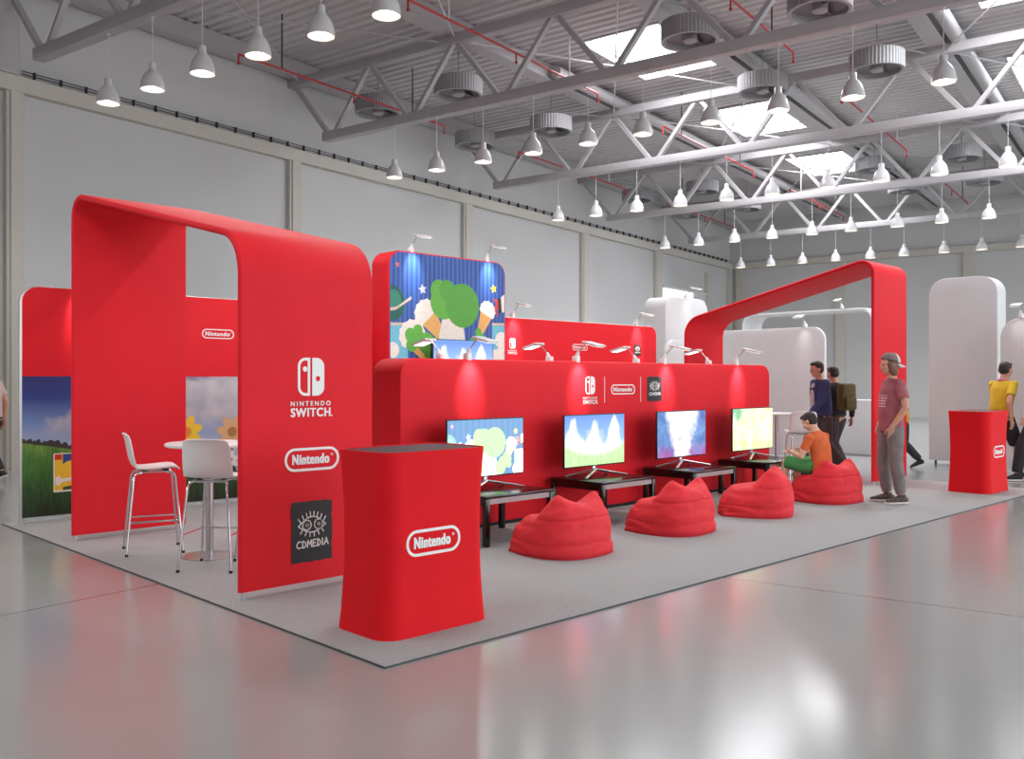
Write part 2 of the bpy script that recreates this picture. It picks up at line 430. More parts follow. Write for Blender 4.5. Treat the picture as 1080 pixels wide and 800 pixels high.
def addtext(bm, s, x0, x1, z0, z1, y=0., th=.003, bold=0., space=1., mi=0):
    """lettering fitted into the box x0..x1, z0..z1 of the XZ plane, facing -Y; bold thickens the strokes"""
    me = textmesh(s, 1., 0., space)
    xs = [v.co.x for v in me.vertices]; ys = [v.co.y for v in me.vertices]
    ax, bx, ay, by = min(xs), max(xs), min(ys), max(ys)
    h = z1-z0; bw = bold*h; bh = bold*h*.55
    n0 = len(bm.faces); k = 0
    offs = [(0, 0), (-1, 1), (1, 1), (-1, -1), (1, -1), (-1, 0), (1, 0), (0, 1), (0, -1)] if bold else [(0, 0)]
    for ox, oz in offs:
        V = [bm.verts.new((x0+bw+(v.co.x-ax)/(bx-ax)*(x1-x0-2*bw)+ox*bw, y-k*.00006, z0+bh+(v.co.y-ay)/(by-ay)*(h-2*bh)+oz*bh)) for v in me.vertices]
        k += 1; fs = []
        for p in me.polygons:
            try: fs.append(bm.faces.new([V[i] for i in p.vertices]))
            except ValueError: pass
        g = bmesh.ops.extrude_face_region(bm, geom=fs)
        bmesh.ops.translate(bm, verts=[v for v in g['geom'] if isinstance(v, bmesh.types.BMVert)], vec=(0, -th, 0))
    bpy.data.meshes.remove(me)
    if mi: setmi(bm, n0, mi)
def stroke(bm, pts, w, y, th=.002, mi=0):
    """hand-drawn line in the XZ plane"""
    for (a, b) in zip(pts, pts[1:]):
        a, b = Vector((a[0], a[1])), Vector((b[0], b[1])); d = b-a
        if d.length < 1e-6: continue
        d.normalize(); n = Vector((-d.y, d.x))*w/2; a2 = a-d*w*.3; b2 = b+d*w*.3
        prism(bm, [tuple(a2+n), tuple(a2-n), tuple(b2-n), tuple(b2+n)], y, y-th, mi)

# ------------------------------------------------------------------ marks printed on the booth
def oval_logo(x0, x1, z0, z1, parent, loc, name='oval_framed_wordmark'):
    bm = newbm(); w = x1-x0; h = z1-z0; b = h*.11
    ring2(bm, rrect(x0, x1, z0, z1, h*.49, 10), rrect(x0+b, x1-b, z0+b, z1-b, h*.49-b, 10), 0, -.003)
    addtext(bm, 'Nintendo', x0+h*.36, x1-h*.50, z0+h*.29, z1-h*.27, bold=.06, space=1.13)
    rx, rz, rr = x1-h*.36, z1-h*.34, h*.055
    ring2(bm, [(rx+rr*math.cos(2*PI*k/12), rz+rr*math.sin(2*PI*k/12)) for k in range(12)],
          [(rx+rr*.6*math.cos(2*PI*k/12), rz+rr*.6*math.sin(2*PI*k/12)) for k in range(12)], 0, -.003)
    return obj(name, bm, M['print'], parent, False, loc)
def switch_logo(cx, z0, z1, parent, loc, name='controller_mark'):
    """two-halved controller sign above two lines of lettering; z0..z1 total height"""
    bm = newbm(); T = z1-z0
    h = T*.644; w = h*.80; zb = z1-h; x0 = cx-w/2; x1 = cx+w/2; g = w*.04; r = w*.29
    ring2(bm, rrect(x0, cx-g, zb, z1, (r, 0.0001, 0.0001, r), 8), rrect(x0+w*.09, cx-g-w*.09, zb+w*.09, z1-w*.09, (r-w*.09, .0001, .0001, r-w*.09), 8), 0, -.003)
    q = w*.085; c = (x0+w*.27, zb+h*.70)
    prism(bm, [(c[0]+q*math.cos(2*PI*k/20), c[1]+q*1.05*math.sin(2*PI*k/20)) for k in range(20)], 0, -.003)
    # right half with a round hole: outline bridged to the hole
    P0_ = rrect(cx+g, x1, zb, z1, (.0001, r, r, .0001), 8); P = []
    for (pa, pb) in zip(P0_, P0_[1:]+P0_[:1]):
        L_ = math.hypot(pb[0]-pa[0], pb[1]-pa[1]); m_ = max(1, int(L_/(h*.04)))
        for j_ in range(m_): P.append((pa[0]+(pb[0]-pa[0])*j_/m_, pa[1]+(pb[1]-pa[1])*j_/m_))
    hc = (cx+g+(x1-cx-g)*.48, zb+h*.45)
    n = len(P); hole = []
    for (x, z) in P:
        a = math.atan2(z-hc[1], x-hc[0]); hole.append((hc[0]+q*math.cos(a), hc[1]+q*1.05*math.sin(a)))
    ring2(bm, P, hole, 0, -.003)
    tw = w*.76
    addtext(bm, 'NINTENDO', cx-tw, cx+tw*.98, z0+T*.185, z0+T*.265, bold=.03, space=1.5)
    addtext(bm, 'SWITCH', cx-tw, cx+tw*.98, z0, z0+T*.15, bold=.045, space=1.14)
    e = T*.012; prism(bm, [(cx+tw*1.02, z0), (cx+tw*1.02+e*2, z0), (cx+tw*1.02+e*2, z0+e*2), (cx+tw*1.02, z0+e*2)], 0, -.003)
    return obj(name, bm, M['print'], parent, False, loc)
def eye_logo(x0, x1, z0, z1, parent, loc, name='eye_emblem'):
    bm = newbm(); w = x1-x0; h = z1-z0
    rnd = random.Random(3)
    P = []
    for k in range(12): P.append((x0+w*k/12, z0+h*(.012*rnd.uniform(-1, 1))))
    for k in range(12): P.append((x1+w*.02*rnd.uniform(-1, 1), z0+h*k/12))
    for k in range(12): P.append((x1-w*k/12, z1+h*(.012*rnd.uniform(-1, 1))))
    for k in range(12): P.append((x0+w*.02*rnd.uniform(-1, 1), z1-h*k/12))
    prism(bm, P, 0, -.003)
    o = obj(name, bm, M['blackprint'], parent, False, loc)
    b = newbm(); lw = w*.026; y = -.003
    X = lambda u: x0+w*u
    Z = lambda v_: z0+h*v_
    def arc(cx, cz, rx, rz, a0, a1, n=14): return [(X(cx+rx*math.cos(a0+(a1-a0)*k/n)), Z(cz+rz*math.sin(a0+(a1-a0)*k/n))) for k in range(n+1)]
    top = [(X(.16+.68*k/14), Z(.60+.145*math.sin(PI*k/14))) for k in range(15)]
    bot = [(X(.16+.68*k/14), Z(.60-.115*math.sin(PI*k/14))) for k in range(15)]
    stroke(b, top, lw, y); stroke(b, bot, lw, y)
    for cx in (.37, .66):
        stroke(b, arc(cx, .61, .105, .082, 0, 2*PI), lw, y); stroke(b, arc(cx+.01, .61, .03, .022, 0, 2*PI, 8), lw, y)
    for k in range(8):
        a = .22+.56*k/7; zz = .60+.145*math.sin(PI*(a-.16)/.68); dx = (a-.5)*.22
        stroke(b, [(X(a), Z(zz+.012)), (X(a+dx), Z(zz+.085))], lw*.8, y)
    for k in range(6):
        a = .26+.48*k/5; zz = .60-.115*math.sin(PI*(a-.16)/.68); dx = (a-.5)*.2
        stroke(b, [(X(a), Z(zz-.012)), (X(a+dx), Z(zz-.075))], lw*.8, y)
    L = {'C': [[(1, .9), (.5, 1), (.05, .6), (.1, .2), (.5, 0), (1, .12)]], 'D': [[(.1, 0), (.15, 1), (.8, .75), (.95, .4), (.6, .05), (.1, 0)]],
         'M': [[(0, 0), (.1, 1), (.5, .4), (.95, 1), (1, 0)]], 'E': [[(1, 1), (.1, .95), (.05, 0), (1, .05)], [(.1, .5), (.8, .52)]],
         'I': [[(.5, 1), (.45, 0)]], 'A': [[(0, 0), (.55, 1), (1, .02)], [(.2, .35), (.85, .4)]]}
    xx = .12
    for ch, wd in (('C', .12), ('D', .12), ('M', .12), ('E', .10), ('D', .10), ('I', .05), ('A', .12)):
        for s_ in L[ch]: stroke(b, [(X(xx+wd*.85*p), Z(.235+.115*q+.02*(xx-.1))) for p, q in s_], lw, y)
        xx += wd+.012
    obj('eye_drawing', b, M['print'], o, False)
    return o

# ------------------------------------------------------------------ the hall shell
def hallbox(t0, t1, u0, u1, z0, z1, bm=None, bev=0):
    bm = bm or newbm(); return box(bm, t0, t1, -u1, -u0, z0, z1, bev)
def hstruct(name, bm, m): return struct(name, bm, m, W0, HA)
bm = newbm(); box(bm, -18, 40, -36, 3, -.2, 0); fl = hstruct('floor', bm, M['floor'])
T1, U1 = 31.1, 30.0
hstruct('wall_left', hallbox(-14, T1+.3, -.3, 0, -.1, ROOF+.4), M['wall'])
hstruct('wall_back', hallbox(T1, T1+.3, 0, U1, -.1, ROOF+.4), M['wall'])
hstruct('wall_unseen', hallbox(-14.3, -14, -.3, U1, -.1, ROOF+.4), M['wall'])  # unseen wall behind the camera, added to keep light off the near trusses
bm = newbm(); hallbox(-14, T1, 0, .16, 6.33, 6.60, bm, .01); hstruct('trim_1', bm, M['trim'])
bm = newbm(); hallbox(T1-.16, T1, .16, U1, 6.33, 6.60, bm, .01); hstruct('trim_2', bm, M['trim'])
for i, (a, b, top) in enumerate(((-.03, .27, 6.33), (6.02, 6.36, 6.33), (12.15, 12.55, 6.33), (18.38, 18.82, 6.33), (23.68, 24.2, 6.33), (28.35, 28.9, 5.95), (30.72, 31.1, 6.33))):
    bm = newbm(); hallbox(a, b, 0, .12, 0, top, bm, .01); hallbox(a+.06, b-.06, .12, .15, 0, top, bm); hstruct('trim_%d' % (i+3), bm, M['trim'])
for i, u in enumerate((.3, 4.6, 9.4, 14.2)):
    bm = newbm(); hallbox(T1-.12, T1, u, u+.4, 0, 6.33, bm, .01); hstruct('trim_%d' % (i+10), bm, M['trim'])
bm = newbm(); hallbox(-.25, .13, 0, .22, 6.6, ROOF, bm, .01); hstruct('trim_14', bm, M['steel'])
# roof of trapezoidal sheet with openings for the skylights
SKY = [(8.65, 11.5, 6.0, 7.75), (14.75, 17.65, 6.0, 7.75), (20.95, 23.85, 6.0, 7.75), (8.65, 11.5, 13.0, 14.8), (14.75, 17.65, 13.0, 14.8)]  # nearer opening of the outer pair is out of view, added for light
bm = newbm(); per = .25
ts = []
t = -14.0
while t < T1+.3:
    ts += [(t, 0), (t+.09, 0), (t+.125, .045), (t+.215, .045)]; t += per
us = [-.2, 6.0, 7.75, 13.0, 14.8, U1]
V = [[bm.verts.new((tt, -u, ROOF+dz)) for u in us] for tt, dz in ts]
for i in range(len(ts)-1):
    for j in range(len(us)-1):
        tc, uc = (ts[i][0]+ts[i+1][0])/2, (us[j]+us[j+1])/2
        if any(a < tc < b and c < uc < d for a, b, c, d in SKY): continue
        bm.faces.new((V[i][j], V[i+1][j], V[i+1][j+1], V[i][j+1]))
hstruct('ceiling', bm, M['roofsteel'])
for i, (a, b, c, d) in enumerate(SKY):
    bm = newbm(); hallbox(a-.02, b+.02, c-.02, d+.02, ROOF+.16, ROOF+.19, bm)
    w = hstruct('window_%d' % (i+1), bm, M['sky'])
    bm = newbm()
    for q in ((a-.06, a, c-.06, d+.06), (b, b+.06, c-.06, d+.06), (a, b, c-.06, c), (a, b, d, d+.06)): hallbox(*q, ROOF-.03, ROOF+.2, bm)
    f = obj('window_frame', bm, M['steel'], w, False)
bm = newbm(); hallbox(24.45, 27.1, .02, .05, 2.6, 5.02, bm); w = hstruct('window_6', bm, M['winpane'])
bm = newbm(); hallbox(27.1, 28.2, 0, .12, 2.6, 5.02, bm); hallbox(24.35, 28.3, 0, .16, 5.02, 5.1, bm); obj('window_frame', bm, M['white'], w, False)

# ------------------------------------------------------------------ roof steel
ORD = ['first', 'second', 'third', 'fourth', 'fifth', 'sixth', 'seventh', 'eighth', 'ninth', 'tenth', 'eleventh', 'twelfth', 'thirteenth', 'fourteenth', 'fifteenth']
TRN = ['nearest', 'second', 'third', 'fourth', 'farthest', 'added overhead', 'added rear']
def hthing(name, label, cat, t, u, z, group=None): return thing(name, label, cat, H(t, u, z), HA, group)
def make_truss(t, label):
    r = hthing('roof_truss', label, 'roof truss', t, 0, 6.6, 'roof trusses')
    E = 23.0
    b = newbm(); box(b, -.1, .1, -E, -1.1, 0, .19, .008); obj('bottom_chord', b, M['steel'], r)
    b = newbm(); box(b, -.1, .1, -E, .0, 1.33, 1.52, .008); obj('top_chord', b, M['steel'], r)
    k = 0; u = 1.36
    top = [.12] + [2.44+2.27*i for i in range(9)]; bot = [1.31+2.27*i for i in range(9)]
    for i in range(9):
        for (ut, ub) in ((top[i]+.05, bot[i]-.1), (top[i+1]-.05, bot[i]+.1)):
            b = newbm(); tube(b, [(0, -ut, 1.36), (0, -ub, .16)], .062, 4, side=(.707, .707, 0)); obj('brace', b, M['steel'], r, False)
    return r
make_truss(TR[0], 'grey steel roof truss nearest the viewer, over the left red arch')
make_truss(TR[1], 'grey steel roof truss, second from the viewer along the hall')
make_truss(TR[2], 'grey steel roof truss, third one along the hall')
make_truss(TR[3], 'grey steel roof truss, fourth along the hall, beyond the third skylight')
make_truss(-6.1, 'grey steel roof truss added unseen overhead behind the viewer')  # out of view, added to carry lamps that brighten the near floor
make_truss(-12.2, 'grey steel roof truss added unseen, furthest behind the viewer')  # likewise unseen and added for its lamps
make_truss(TR[4], 'grey steel roof truss closest to the far end wall')
PN = ['along the left wall', 'between the left wall and the skylights', 'just right of the skylight row', 'along the round bright duct at right', 'furthest from the left wall']
for u, lb in zip((.25, 4.6, 8.35, 12.1, 15.9), PN):
    r = hthing('roof_beam', 'long grey steel roof beam lying on the trusses ' + lb, 'roof beam', 0, u, 8.12, 'roof beams')
    b = newbm(); box(b, -14, T1, -.14, .14, 0, .33, .006); obj('beam_web', b, M['steel'], r, False)
    b = newbm(); box(b, -14, T1, -.17, .17, -.015, .0); obj('bottom_flange', b, M['steel'], r, False)
for u, lb in ((4.96, 'left of the skylight row'), (8.71, 'right of the skylight row'), (12.46, 'nearest the right edge')):
    b = newbm(); tube(b, [(9.3, -u, 8.22), (T1-.25, -u, 8.22)], .13, 20)
    r = obj('air_duct', b, M['steel'], None, True, W0, (0, 0, HA)); tag(r, 'round grey air duct under the roof, ' + lb, 'air duct', 'round air ducts')
# pendant lamps
PEND = 118
def make_pendant():
    r = thing('pendant_lamp', '', 'pendant lamp', (0, 0, 0), 0, 'pendant lamps under the trusses')
    b = newbm(); tube(b, [(0, 0, .36), (0, 0, 1.02)], .006, 6); lathe(b, [(0, 1.035), (.035, 1.035), (.035, 1.015), (0, 1.0)], 12); obj('cord', b, M['lampwhite'], r)
    b = newbm(); lathe(b, [(0, .37), (.045, .37), (.052, .362), (.054, .285), (.062, .262), (.098, .225), (.132, .172), (.155, .105), (.166, .045), (.166, 0), (.159, 0), (.158, .05), (.146, .105), (.122, .165), (.08, .22), (.045, .245), (0, .25)], 28); obj('shade', b, M['lampwhite'], r)
    b = newbm(); lathe(b, [(0, .035), (.045, .04), (.085, .06), (.09, .075), (.06, .12), (0, .14)], 20); obj('bulb', b, M['bulb'], r)
    l = bpy.data.lights.new('bulb_light', 'SPOT'); l.energy = PEND; l.spot_size = R(150); l.spot_blend = .6; l.shadow_soft_size = .1; l.color = (.98, .97, .95)
    lo = bpy.data.objects.new('bulb_light', l); COL.objects.link(lo); lo.parent = r; lo.location = (0, 0, .02)
    return r
PU = [3.12, 4.24, 5.38, 6.52, 7.67, 8.73, 9.94, 11.03, 12.13, 13.34]
pend = make_pendant(); first = True
for ti, t in enumerate(TR + [-6.1, -12.2]):  # lamps at the last two stations are unseen, added to light the foreground
    for ui, u in enumerate(PU + [14.5, 15.6, 16.7, 17.8, 18.9]):
        if ui > 9: continue
        if ti > 4 and ui > 8: continue
        lb = 'white pendant lamp, %s from the left wall under the %s roof truss' % (ORD[ui], TRN[ti])
        if first: pend.location = H(t, u, 5.575); pend.rotation_euler = (0, 0, HA); pend['label'] = lb; first = False
        else: dup(pend, H(t, u, 5.575), HA, lb)
# drum fans
def make_fan():
    r = thing('drum_fan', '', 'ceiling fan', (0, 0, 0), 0, 'drum fans under the roof')
    b = newbm(); n = 192
    prof = [(.44, 0), (.5, .0), (.5, .33), (.44, .33), (.44, 0)]
    rg = []
    for k in range(n):
        a = 2*PI*k/n; rr = .004*(1 if (k//2) % 2 else -1)
        rg.append([b.verts.new(((q+(rr if q > .45 and 0 < 1 else 0))*math.cos(a), (q+(rr if q > .45 else 0))*math.sin(a), z)) for q, z in prof[:4]])
    for k in range(n):
        A, B = rg[k], rg[(k+1) % n]
        for j in range(4): b.faces.new((A[j], B[j], B[(j+1) % 4], A[(j+1) % 4]))
    obj('housing', b, M['fan'], r, True, ang=20)
    b = newbm(); lathe(b, [(.44, .10), (.30, .17), (.12, .22), (0, .22), (0, .24), (.12, .24), (.30, .19), (.44, .12), (.44, .10)], 40); obj('back_plate', b, M['fanin'], r)
    b = newbm(); lathe(b, [(0, -.005), (.10, -.005), (.125, .015), (.125, .215), (0, .215)], 28); obj('motor_hub', b, M['fan'], r)
    for k in range(3):
        b = newbm(); a = 2*PI*k/3
        box(b, .12, .41, -.07, .07, .09, .1); bmesh.ops.rotate(b, verts=b.verts[:], cent=(.2, 0, .1), matrix=Matrix.Rotation(R(20), 3, 'X'))
        bmesh.ops.rotate(b, verts=b.verts[:], cent=(0, 0, 0), matrix=Matrix.Rotation(a, 3, 'Z')); obj('blade', b, M['fanin'], r)
    b = newbm(); tube(b, [(0, 0, .24), (0, 0, 1.06)], .012, 8); obj('hanging_rod', b, M['fan'], r)
    return r
fan = make_fan(); first = True
for ti, t in enumerate((7.3, 10.8, 19.5, 23.2)):
    for ui, u in enumerate((1.55, 3.85, 9.05, 11.3)):
        lb = 'grey ribbed drum fan, %s from the left wall in the %s fan row' % (ORD[ui], ('nearest', 'second', 'third', 'farthest')[ti])
        if first: fan.location = H(t, u, 7.39); fan.rotation_euler = (0, 0, HA); fan['label'] = lb; first = False
        else: dup(fan, H(t, u, 7.39), HA, lb)
# sprinkler pipes
for ui, u in enumerate((2.13, 6.25, 10.33)):
    for si, (a, b_) in enumerate(((3.1, 8.9), (11.9, 17.6), (20.7, 26.4))):
        r = hthing('sprinkler_pipe', 'thin red sprinkler pipe, %s from the left wall, %s run along the hall' % (ORD[ui], ('nearest', 'middle', 'farthest')[si]), 'pipe', a, u, 7.4, 'red sprinkler pipes')
        b = newbm(); tube(b, [(0, 0, 0), (b_-a, 0, 0)], .02, 8); obj('pipe_run', b, M['pipe'], r)
        for d in (0, 2.9, b_-a):
            b = newbm(); tube(b, [(d, 0, .02), (d, 0, -.15)], .016, 8); lathe(b, [(0, -.15), (.03, -.15), (.03, -.18), (0, -.19)], 10, (d, 0, 0)); obj('sprinkler_head', b, M['pipe'], r)
        for d in (1.0, 4.7):
            b = newbm(); tube(b, [(d, 0, .0), (d, 0, 1.05)], .014, 8); obj('hanger_rod', b, M['blackmetal'] if (ui+si) % 2 == 0 else M['lampwhite'], r)
# roof bracing
for ti in range(4):
    for ui, (ua, ub) in enumerate(((.4, 4.4), (4.8, 8.2), (8.5, 11.9), (12.3, 15.7))):
        r = hthing('roof_bracing', 'pair of thin crossed tie rods, %s cell from the left wall, %s bay' % (ORD[ui], ORD[ti]), 'tie rods', TR[ti], ua, 8.0, 'crossed tie rods')
        for s in (0, 1):
            b = newbm(); d = ub-ua; tube(b, [(.1, -d*s, .02*s), (6.0, -d*(1-s), .02*s)], .016, 6); obj('tie_rod', b, M['lampwhite'] if ui in (1, 3) else M['steel'], r)  # rods in the skylight cells are white, their lit look put into the colour
# cable rail on the left wall beam
r = hthing('cable_rail', 'black twin cable rail with clips along the beam on the left wall', 'cable rail', 0, .14, 6.6)
for z in (.05, .10):
    b = newbm(); tube(b, [(.2, 0, z), (30.6, 0, z)], .009, 6); obj('cable', b, M['blackmetal'], r)
for k in range(66):
    b = newbm(); x = .42+.46*k; box(b, x-.014, x+.014, -.03, .03, 0, .12, .003); obj('clip', b, M['blackmetal'], r, False)

# ------------------------------------------------------------------ booth carpet
b = newbm(); box(b, 2.855, 13.80, 3.876, 10.5, 0, .012, 0)
cp = obj('carpet', b, M['carpet'], None, False); tag(cp, 'light grey booth carpet under the red arches and beanbags', 'carpet')
b = newbm(); box(b, 2.849, 13.806, 3.870, 3.876, 0, .010); box(b, 2.849, 2.855, 3.876, 10.5, 0, .010); box(b, 13.80, 13.806, 3.876, 10.5, 0, .010)
obj('edge_strip', b, M['greenblack'], cp, False)
CZ = .012

# ------------------------------------------------------------------ red arches
def arch(x0, x1, yf, yb, hf, hb, rf, rb, parent, m, feet=True, th=.05):
    """bent fabric band: front leg at yf, back leg at yb, sloped top; path in the YZ plane"""
    z0 = CZ+.05
    P = [Vector((yf, z0)), Vector((yf, hf)), Vector((yb, hb)), Vector((yb, z0))]
    path = [P[0]]
    for i, r in ((1, rf), (2, rb)):
        a, c, d = P[i-1], P[i], P[i+1]
        u, w = (a-c).normalized(), (d-c).normalized(); ang = u.angle(w); L = r/math.tan(ang/2)
        s, e = c+u*L, c+w*L; n = 14
        cen = c + (u+w).normalized()*(r/math.sin(ang/2))
        a0 = math.atan2(s.y-cen.y, s.x-cen.x); a1 = math.atan2(e.y-cen.y, e.x-cen.x)
        da = (a1-a0+PI) % (2*PI) - PI
        if i == 1:
            for k in range(1, 8): path.append(P[0].lerp(s, k/8))
        else:
            st = path[-1]
            for k in range(1, 12): path.append(st.lerp(s, k/12))
        for k in range(n+1): path.append(cen + Vector((math.cos(a0+da*k/n), math.sin(a0+da*k/n)))*r)
    st = path[-1]
    for k in range(1, 9): path.append(st.lerp(P[3], k/8))
    cs = rrect(x0, x1, -th, 0, th*.45, 4)        # (x, offset); outer skin at 0
    bm = newbm(); rings = []
    for i, p in enumerate(path):
        d = (path[min(i+1, len(path)-1)]-path[max(i-1, 0)]).normalized(); n = Vector((-d.y, d.x))
        sgn = 1 if yb > yf else -1
        rings.append([bm.verts.new((x, p.x+n.x*o*sgn, p.y+n.y*o*sgn)) for x, o in cs])
    k = len(cs)
    for a, c in zip(rings, rings[1:]):
        for j in range(k): bm.faces.new((a[j], a[(j+1) % k], c[(j+1) % k], c[j]))
    bm.faces.new(rings[0]); bm.faces.new(rings[-1][::-1])
    o = obj('arch_band', bm, m, parent)
    for y in (yf+.025, yb-.025):
        for x in (x0+.035, x1-.035):
            b = newbm(); tube(b, [(x, y, CZ), (x, y, z0+.01)], .02, 12); obj('foot', b, M['alu'], parent)
    return o
la = thing('red_arch', 'tall red fabric arch with white console marks, framing the white stools', 'arch', (0, 0, 0))
arch(3.0, 4.09, 5.70, 8.92, 2.49, 3.23, .34, .20, la, M['red'])
P0 = (0, 5.698, 0)
switch_logo(3.548, 1.235, 1.655, la, P0)
oval_logo(3.335, 3.782, .85, 1.015, la, P0)
eye_logo(3.39, 3.72, .205, .632, la, P0)
ra = thing('red_arch', 'slanted red fabric arch behind the standing man in the backward cap', 'arch', (0, 0, 0))
arch(12.66, 13.77, 5.70, 8.92, 3.25, 2.49, .20, .34, ra, M['red'])

# ------------------------------------------------------------------ long red console wall
mw = thing('fabric_display', 'long low red wall behind the four televisions and black tables', 'display wall', (0, 0, CZ))
b = newbm(); rpanel(b, 5.20, 11.78, 6.82, 7.28, .035, 1.69, (0, 0, .17, .17), .022); obj('fabric_cover', b, M['red'], mw)
b = newbm(); box(b, 5.22, 11.76, 6.835, 7.265, 0, .035); obj('plinth', b, M['blackplastic'], mw, False)
P1 = (0, 6.819, -CZ)
switch_logo(7.875, 1.222, 1.535, mw, P1); oval_logo(8.243, 8.687, 1.326, 1.441, mw, P1); eye_logo(8.925, 9.212, 1.237, 1.534, mw, P1)
for x in (8.127, 8.796):
    b = newbm(); box(b, x-.004, x+.004, -.002, 0, 1.235, 1.532); obj('divider_line', b, M['print'], mw, False, P1)

# ------------------------------------------------------------------ back wall with meadow print
bw = thing('fabric_display', 'long red back wall with blue sky and meadow print at its left', 'display wall', (0, 0, CZ))
b = newbm(); rpanel(b, 2.96, 13.76, 10.29, 10.345, .05, 2.46, (0, 0, .18, .18), .006); obj('frame', b, M['alu'], bw)
b = newbm(); prism(b, rrect(2.985, 13.74, .062, 2.452, (0, 0, .165, .165)), 10.289, 10.30); obj('fabric_cover', b, M['red'], bw, False)
for x in (2.99, 5.9, 8.8, 11.6, 13.73):
    b = newbm(); tube(b, [(x, 10.317, 0), (x, 10.317, .06)], .02, 12); obj('foot', b, M['alu'], bw)
b = newbm(); prism(b, [(2.985, .062), (6.9, .062), (6.9, 1.522), (2.985, 1.522)], 0, -.003)
for v_ in b.verts: v_.co.x -= 2.985; v_.co.z -= .062
gp = obj('meadow_graphic', b, M['meadow'], bw, False, (2.985, 10.289, .062))
oval_logo(4.93, 5.335, 1.985, 2.098, bw, (0, 10.288, -CZ)); switch_logo(10.03, 1.895, 2.145, bw, (0, 10.288, -CZ))
oval_logo(11.43, 11.815, 1.99, 2.095, bw, (0, 10.288, -CZ)); eye_logo(13.075, 13.275, 1.925, 2.13, bw, (0, 10.288, -CZ))
def disc(cx, cz, rx, rz=None, n=28, a0=0., a1=2*PI):
    rz = rz or rx; return [(cx+rx*math.cos(a0+(a1-a0)*k/n), cz+rz*math.sin(a0+(a1-a0)*k/n)) for k in range(n if abs(a1-a0-2*PI) < 1e-6 else n+1)]
# printed flowers and a printed box cover on the meadow
pm = [mat('print_yellow', (238, 198, 52), .5), mat('print_brown', (176, 124, 70), .5), mat('print_tan', (214, 176, 124), .5), mat('print_redspot', (206, 52, 46), .5), mat('print_white', (232, 232, 226), .5), mat('print_blue', (40, 78, 150), .5), mat('print_orange', (226, 140, 44), .5), mat('print_greendark', (40, 90, 44), .5)]
b = newbm()
def petal_flower(b, cx, cz, r, mp, mc, y):
    prism(b, [(cx-.012, cz-r*3.2), (cx+.012, cz-r*3.2), (cx+.01, cz), (cx-.01, cz)], y, y-.001, 7)
    for k in range(7):
        a = 2*PI*k/7+.3; prism(b, [(cx+r*.72*math.cos(a)+p*math.cos(a)-q*math.sin(a), cz+r*.72*math.sin(a)+p*math.sin(a)+q*math.cos(a)) for p, q in disc(0, 0, r*.62, r*.36, 16)], y-.001, y-.0015-.0002*k, mp)
    prism(b, disc(cx, cz, r*.4), y-.0035, y-.0045, mc)
for (cx, cz, r, mp, mc) in ((4.74, .88, .15, 0, 6), (5.31, .86, .15, 2, 1), (4.80, .58, .10, 0, 3), (5.28, .52, .09, 4, 5)):
    b = newbm(); petal_flower(b, cx, cz, r, mp, mc, 10.286); obj('flower_print', b, pm, bw, False, (0, 0, 0))
b = newbm(); y = 10.286
prism(b, rrect(3.288, 3.62, .30, .71, .01), y, y-.002, 4); prism(b, [(3.30, .32), (3.61, .32), (3.61, .70), (3.30, .70)], y-.002, y-.003, 0)
prism(b, [(3.38, .58), (3.61, .58), (3.61, .70), (3.38, .70)], y-.003, y-.004, 5); prism(b, [(3.30, .64), (3.37, .64), (3.37, .70), (3.30, .70)], y-.003, y-.004, 3)
prism(b, disc(3.47, .55, .10, .08), y-.004, y-.005, 0); prism(b, disc(3.335, .42, .03, .05), y-.003, y-.004, 4); prism(b, [(3.36, .40), (3.60, .43), (3.60, .46), (3.36, .44)], y-.004, y-.005, 4)
prism(b, [(3.38, .32), (3.61, .32), (3.61, .38), (3.38, .35)], y-.003, y-.004, 7)
obj('box_cover_print', b, pm, bw, False)

